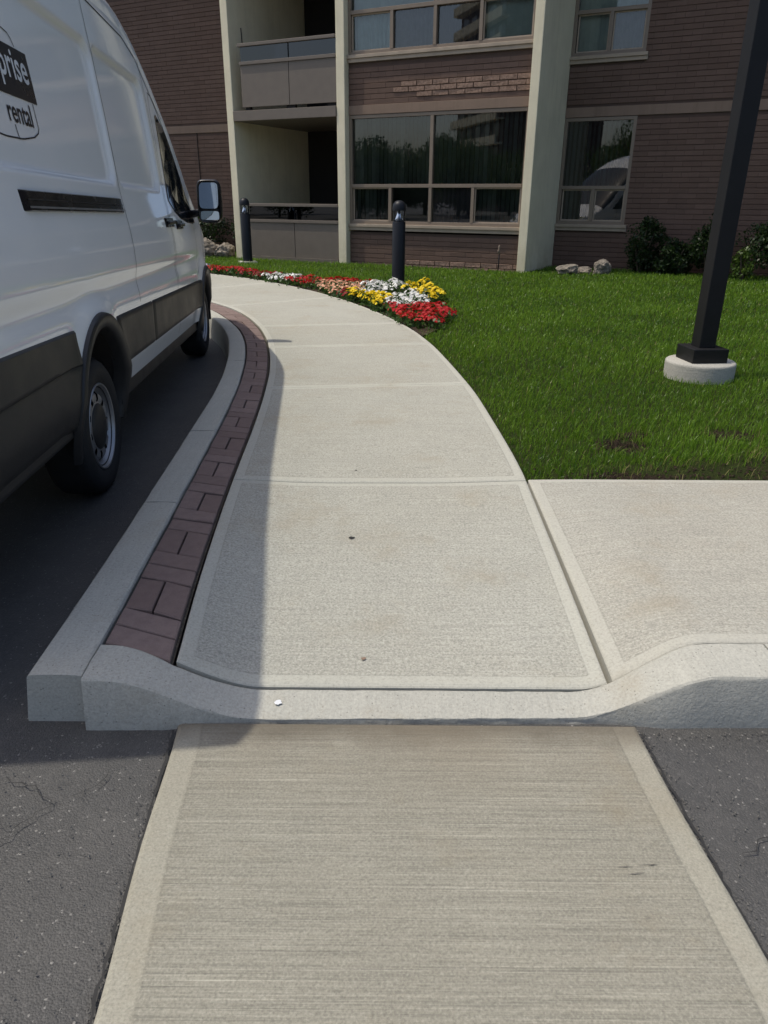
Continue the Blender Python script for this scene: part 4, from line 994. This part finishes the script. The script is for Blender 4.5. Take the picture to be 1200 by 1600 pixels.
m = MB(); m.box(-.54, .54, -1.8, 4.5, .30, .46); m.box(-.97, .97, .45, 3.3, .40, .46); m.box(-.97, .97, -1.89, -.45, .42, .48); m.obj('underbody', M['dark'], van, rot=(-math.atan(PT), 0, 0))
m = MB(); m.tube([(.25, -1.4, .30), (.3, 3.0, .27)], .035); m.tube([(-.8, 0, WZ), (.8, 0, WZ)], .07); m.obj('axle', M['dark'], van)
# wheels
def wheel(x, y, sd):
    wl = empty('wheel', (x, y, WZ), 0 if sd > 0 else math.pi, van)
    m = MB(); tw = .115
    m.lathe([(.200, .09), (.222, .10), (.236, .105), (.25, .114), (.29, .119), (.315, .112), (.335, .098), (.348, .078), (.352, .045), (.352, -.045), (.348, -.078), (.33, -.10), (.28, -.115), (.22, -.105), (.2, -.09)], 64, 'x'); 
    for k in range(64):       # shoulder lugs
        a = 2 * math.pi * k / 64; a2 = a + .05; V = []
        for (r, h) in ((.340, .098), (.351, .078), (.3545, .05)):
            for t in (a, a2): V.append((h + .003, r * 1.006 * math.cos(t), r * 1.006 * math.sin(t)))
        m.add(V, [(0, 1, 3, 2), (2, 3, 5, 4)])
    autosmooth(m.obj('tyre', M['tyre'], wl), 30)
    m = MB(); n = 60
    m.lathe([(.224, .102), (.221, .108), (.214, .106), (.207, .094), (.200, .082), (.192, .060), (.186, .062), (.180, .072)], n, 'x')
    def pt(r, h, a): return (h, r * math.cos(a), r * math.sin(a))
    ring = [(.180, .072), (.166, .085), (.142, .088), (.128, .084)]
    for k in range(n):
        if k % 6 in (0, 1): continue       # vent holes of the steel wheel
        a, b = 2 * math.pi * k / n, 2 * math.pi * (k + 1) / n; V = [pt(r, h, t) for (r, h) in ring for t in (a, b)]; m.add(V, [(0, 1, 3, 2), (2, 3, 5, 4), (4, 5, 7, 6)])
    m.lathe([(.128, .084), (.115, .086), (.106, .070), (.098, .045), (0, .045)], n, 'x')
    autosmooth(m.obj('rim', M['rim'], wl), 35)
    m = MB(); m.lathe([(.118, .046), (.119, .088), (.112, .094), (.080, .101), (.035, .104), (0, .104)], 40, 'x'); autosmooth(m.obj('hub_cap', M['plastic'], wl), 35)
    m = MB(); m.lathe([(.19, .0), (.19, .02), (0, .02)], 32, 'x'); m.obj('brake_drum', M['dark'], wl)
for (y, px) in ((0.0, .885), (WB, .875)):
    wheel(px, y, 1); wheel(-px, y, -1)
# lines and small parts on the side
def vline(name, pts, wd, mat, off=0.0015, parent=van, dense=0.03):
    P = np.array(pts, float); s = np.r_[0, np.cumsum(np.linalg.norm(np.diff(P, axis=0), axis=1))]; q = np.linspace(0, s[-1], max(4, int(s[-1] / dense)))
    P = np.c_[np.interp(q, s, P[:, 0]), np.interp(q, s, P[:, 1])]; d = np.gradient(P, axis=0); nn = np.stack([-d[:, 1], d[:, 0]], 1); nn /= np.linalg.norm(nn, axis=1)[:, None]
    A = P + nn * wd / 2; B = P - nn * wd / 2; n = len(P); V = []
    for a, b in zip(A, B):
        for (y, z) in (a, b): V.append((float(side_x(y, z)) + off, y, float(vz(y, z))))
    F = gridfaces(2, n); return obj(name, V, [F], mat, parent)
vline('panel_gap', [(1.00, 2.40), (.985, 2.2), (.975, 1.6), (.975, .80)], .006, M['seam'])
vline('panel_gap', [(2.27, 2.34), (2.285, 2.1), (2.29, 1.6), (2.28, .80), (2.28, .42)], .006, M['seam'])
vline('panel_gap', [(2.40, 2.12), (2.36, 2.0), (2.335, 1.6), (2.33, 1.2), (2.33, .80)], .006, M['seam'])
vline('panel_gap', [(2.40, 2.12), (2.50, 2.11), (2.78, 1.98)], .006, M['seam'])
vline('panel_gap', [(3.36, 1.20), (3.40, .95), (3.36, .80)], .006, M['seam'])
vline('roof_seam', [(-1.8, 2.395), (1.0, 2.40), (1.9, 2.37), (2.2, 2.30), (2.62, 2.03), (2.95, 1.80)], .010, M['seam'])
# front door window
def onside(y, z, off): return (float(side_x(y, z)) + off, y, float(vz(y, z)))
WP = [(2.43, 1.40), (2.45, 1.62), (2.50, 1.98), (2.56, 2.00), (2.76, 1.93), (3.0, 1.735), (3.20, 1.55), (3.42, 1.34), (3.52, 1.235), (3.36, 1.225), (3.1, 1.235), (2.8, 1.27), (2.6, 1.32)]
cyw = np.mean(WP, axis=0)
for sd in (1, -1):
    V = []; 
    for f in (1.0, .97, .55): V += [onside(*(cyw + (np.array(p_) - cyw) * f), .001 if f == 1 else .004) for p_ in WP]
    V.append(onside(*cyw, .004)); n = len(WP); F = []; T = []
    for r in (0, 1): F += [(r * n + i, r * n + (i + 1) % n, (r + 1) * n + (i + 1) % n, (r + 1) * n + i) for i in range(n)]
    T = [(2 * n + i, 2 * n + (i + 1) % n, 3 * n) for i in range(n)]
    V = np.array(V) * (sd, 1, 1); obj('door_window', V, [F, T], M['vglass'], van)
vline('window_trim', [(2.76, 1.945), (3.0, 1.75), (3.20, 1.565), (3.36, 1.41)], .014, M['decalw'], .005)
vline('panel_gap', [(3.14, 1.60), (3.12, 1.24)], .02, M['black'], .0075)
# sliding door rail, handles
m = MB(); 
r_ = vpatch('sliding_rail', -.64, .94, 1.305, 1.385, .014, M['black'], clip=False, ny=40)
vline('rail_lip', [(-.60, 1.322), (.93, 1.320)], .008, M['rim'], .016, r_); vline('rail_lip', [(-.60, 1.35), (.9, 1.348)], .005, M['plastic'], .016, r_)
for (y0, y1, z) in ((2.10, 2.42, 1.245), (2.52, 2.80, 1.225)):
    h = vpatch('door_handle', y0, y1, z - .033, z + .033, .012, M['black'], clip=False, ny=14)
    xx = float(side_x((y0 + y1) / 2, z)); m = MB(); m.box(xx + .012, xx + .032, y0 + .03, y1 - .03, float(vz(y0, z)) - .016, float(vz(y0, z)) + .010, .006); m.obj('handle_grip', M['black'], h)
# mirror
mr = empty('side_mirror', (1.20, 3.20, float(vz(3.2, 1.41))), R(-6), van)
def rounded(nx, hw, hh, rr, y): 
    P = []
    for k in range(nx):
        a = 2 * math.pi * k / nx; c, s = math.cos(a), math.sin(a); e = 2 / 5.0
        P.append((hw * math.copysign(abs(c) ** e, c), y, hh * math.copysign(abs(s) ** e, s)))
    return P
n = 32; V = []
for (hw, hh, y) in ((.088, .158, -.002), (.095, .166, -.006), (.103, .175, .004), (.104, .176, .03), (.098, .165, .08), (.075, .135, .12), (.03, .06, .137)): V += rounded(n, hw, hh, 0, y)
F = [(i * n + k, i * n + (k + 1) % n, (i + 1) * n + (k + 1) % n, (i + 1) * n + k) for i in range(6) for k in range(n)]
autosmooth(obj('housing', V, [F, ], M['black'], mr), 50)
def flat(z0, z1, x0, x1, tilt, mat, nm):
    nseg = 28; V = []
    for k in range(nseg):
        a = 2 * math.pi * k / nseg; c, s = math.cos(a), math.sin(a); e = 2 / 6.0
        x = (x0 + x1) / 2 + (x1 - x0) / 2 * math.copysign(abs(c) ** e, c); z = (z0 + z1) / 2 + (z1 - z0) / 2 * math.copysign(abs(s) ** e, s)
        V.append((x, -.004 + (z - (z0 + z1) / 2) * math.tan(tilt), z))
    obj(nm, V, [np.arange(nseg)[None, :]], mat, mr)
flat(-.058, .150, -.082, .082, R(9), M['chrome'], 'mirror_glass'); flat(-.150, -.078, -.080, .080, R(2), M['chrome'], 'wide_angle_glass')
m = MB(); m.box(-.084, .084, -.012, .002, -.075, -.061); m.obj('divider', M['black'], mr)
m = MB(); m.tube([(-.24, .12, -.12), (-.15, .08, -.10), (-.07, .05, -.08)], [.04, .032, .03], 10); m.obj('arm', M['black'], mr, True)
# lettering
dec = empty('lettering', (0, 0, 0), 0, van)
def stick(V, off): return np.array([(float(side_x(y, z)) + off, y, float(vz(y, z))) for (y, z) in V])
def quadpatch(name, y0, y1, z0, z1, mat, off):
    yv = np.linspace(y0, y1, 24); zv = np.linspace(z0, z1, 6); V = stick([(y, z) for z in zv for y in yv], off); return obj(name, V, [gridfaces(24, 6)], mat, dec)
quadpatch('black_band', -1.30, -0.075, 1.735, 1.925, M['decalb'], .0022)
def text(s, size, y_right, z0, mat, off, sx=1.0):
    cu = bpy.data.curves.new('txt', 'FONT'); cu.body = s; cu.size = size; cu.resolution_u = 6; cu.offset = size * 0.012
    ob = bpy.data.objects.new('txt', cu); C.objects.link(ob); bpy.context.view_layer.update()
    me = bpy.data.meshes.new_from_object(ob.evaluated_get(bpy.context.evaluated_depsgraph_get()))
    bpy.data.objects.remove(ob); bm = bmesh.new(); bm.from_mesh(me); bmesh.ops.triangulate(bm, faces=bm.faces[:])
    xm = max(v.co.x for v in bm.verts)
    for v in bm.verts:
        y = y_right + (v.co.x - xm) * sx; z = z0 + v.co.y; v.co = Vector((float(side_x(y, z)) + off, y, float(vz(y, z))))
    bm.to_mesh(me); bm.free(); me.materials.clear(); me.materials.append(mat); return link('letters', me, dec)
text('enterprise', .160, -.115, 1.805, M['decalw'], .0036)
text('rental', .118, -.185, 1.638, M['decalb'], .0026)
vline('outline', [(-1.2, 1.99), (-.33, 1.985), (-.22, 1.97), (-.192, 1.93)], .005, M['decalb'], .0022, dec)
vline('outline', [(-.135, 1.732), (-.13, 1.625), (-.21, 1.598), (-.35, 1.580), (-.53, 1.576), (-.90, 1.60)], .006, M['decalb'], .0022, dec)
vline('outline', [(-.405, 1.628), (-.392, 1.575)], .006, M['decalb'], .0022, dec)
# nose details, seen only in the window reflection
m = MB(); m.box(-.45, .45, 4.70, 4.80, .60, .86, .02); m.obj('grille', M['plastic'], van, rot=(-math.atan(PT), 0, 0))
for sd in (1, -1):
    m = MB(); m.box(-.16, .16, -.05, .05, -.13, .13, .03); m.obj('headlight', M['clear'] if 0 else M['chrome'], van, loc=(sd * .74, 4.50, .86), rot=(R(-20), 0, -sd * R(38)))
    m = MB(); m.box(-.05, .05, -.01, .01, -.2, .2, .01); m.obj('tail_light', simple('tail_red', (.35, .01, .01), .2), van, loc=(sd * .93, -1.935, 1.25))

# ------------------------------------------------------------------ what stands behind the camera and shows in the window panes
def tree_meshes(seed, h=7.0, rx=3.6, n=13000):
    m = MB(); m.tube([(0, 0, -.1), (.05, 0, h * .2), (0, .1, h * .45), (.1, 0, h * .8)], [.2, .15, .11, .03], 10)
    for k in range(9):
        a = k * 2.4; z0 = h * (.25 + .05 * k); m.tube([(0, 0, z0), (math.cos(a) * rx * .4, math.sin(a) * rx * .4, z0 + h * .12), (math.cos(a) * rx * .75, math.sin(a) * rx * .75, z0 + h * .2)], [.07, .045, .015], 6)
    tr = m.mesh('trunk', M['bark'], True)
    p = shrub_crown(rx, rx, h * .94, n, .3, 34) + (0, 0, h * .07); V, F = leaves(n, p, .21, .7)
    return tr, meshdata('crown', V, [F], M['treeleaf'], attrs={'tint': np.repeat(np.clip(rng.normal(.45, .28, n), 0, 1), 4)})
tm = [tree_meshes(k) for k in range(3)]
spots = [(-38 - 5 * math.sin(k * 2.3) - k * .4, 14 - k * 3.4, 0.74 + .2 * math.sin(k * 1.9)) for k in range(15)] + [(-54 - 4 * math.sin(k * 1.7), 16 - k * 6.0, 0.9 + .2 * math.sin(k * 2.9)) for k in range(8)] + [(-26, -25, .9), (-31, -31, 1.1), (-22, -29, .9), (-36, -25, .8), (18, -26, 1.1), (5, -30, 1.0), (-6, -28, 1.1), (-16, -32, 1.0), (28, -18, 1.0), (30, -6, 1.1), (34, 3, 1.1)]
for i, (x, y, s) in enumerate(spots):
    t = empty('leafy_tree', (x, y, -.01), i * 1.7); t.scale = (s, s, s * (.85 + .3 * rng.random()))
    tag(t, 'leafy green tree mirrored in the big window panes', 'tree', 'trees mirrored in the window panes')
    link('trunk', tm[i % 3][0], t); link('crown', tm[i % 3][1], t)
tb = empty('apartment_tower', (-75, -62, 0), R(20)); tag(tb, 'brown apartment tower mirrored in the big window', 'building')
m = MB(); m.box(-9, 9, -7, 7, -.1, 27); m.obj('wall', M['tower'], tb)
for f in range(9):
    m = MB(); m.box(-9.0, 9.0, 7.01, 8.2, 2.6 + f * 2.9, 2.8 + f * 2.9); m.box(-9, 9, 8.0, 8.2, 2.81 + f * 2.9, 3.7 + f * 2.9); m.obj('balcony', M['stucco'], tb)
    for k in range(5): m = MB(); m.box(-8 + k * 3.4, -6 + k * 3.4, 7.0, 7.02, .8 + f * 2.9, 2.3 + f * 2.9); m.obj('window', M['vglass'], tb)
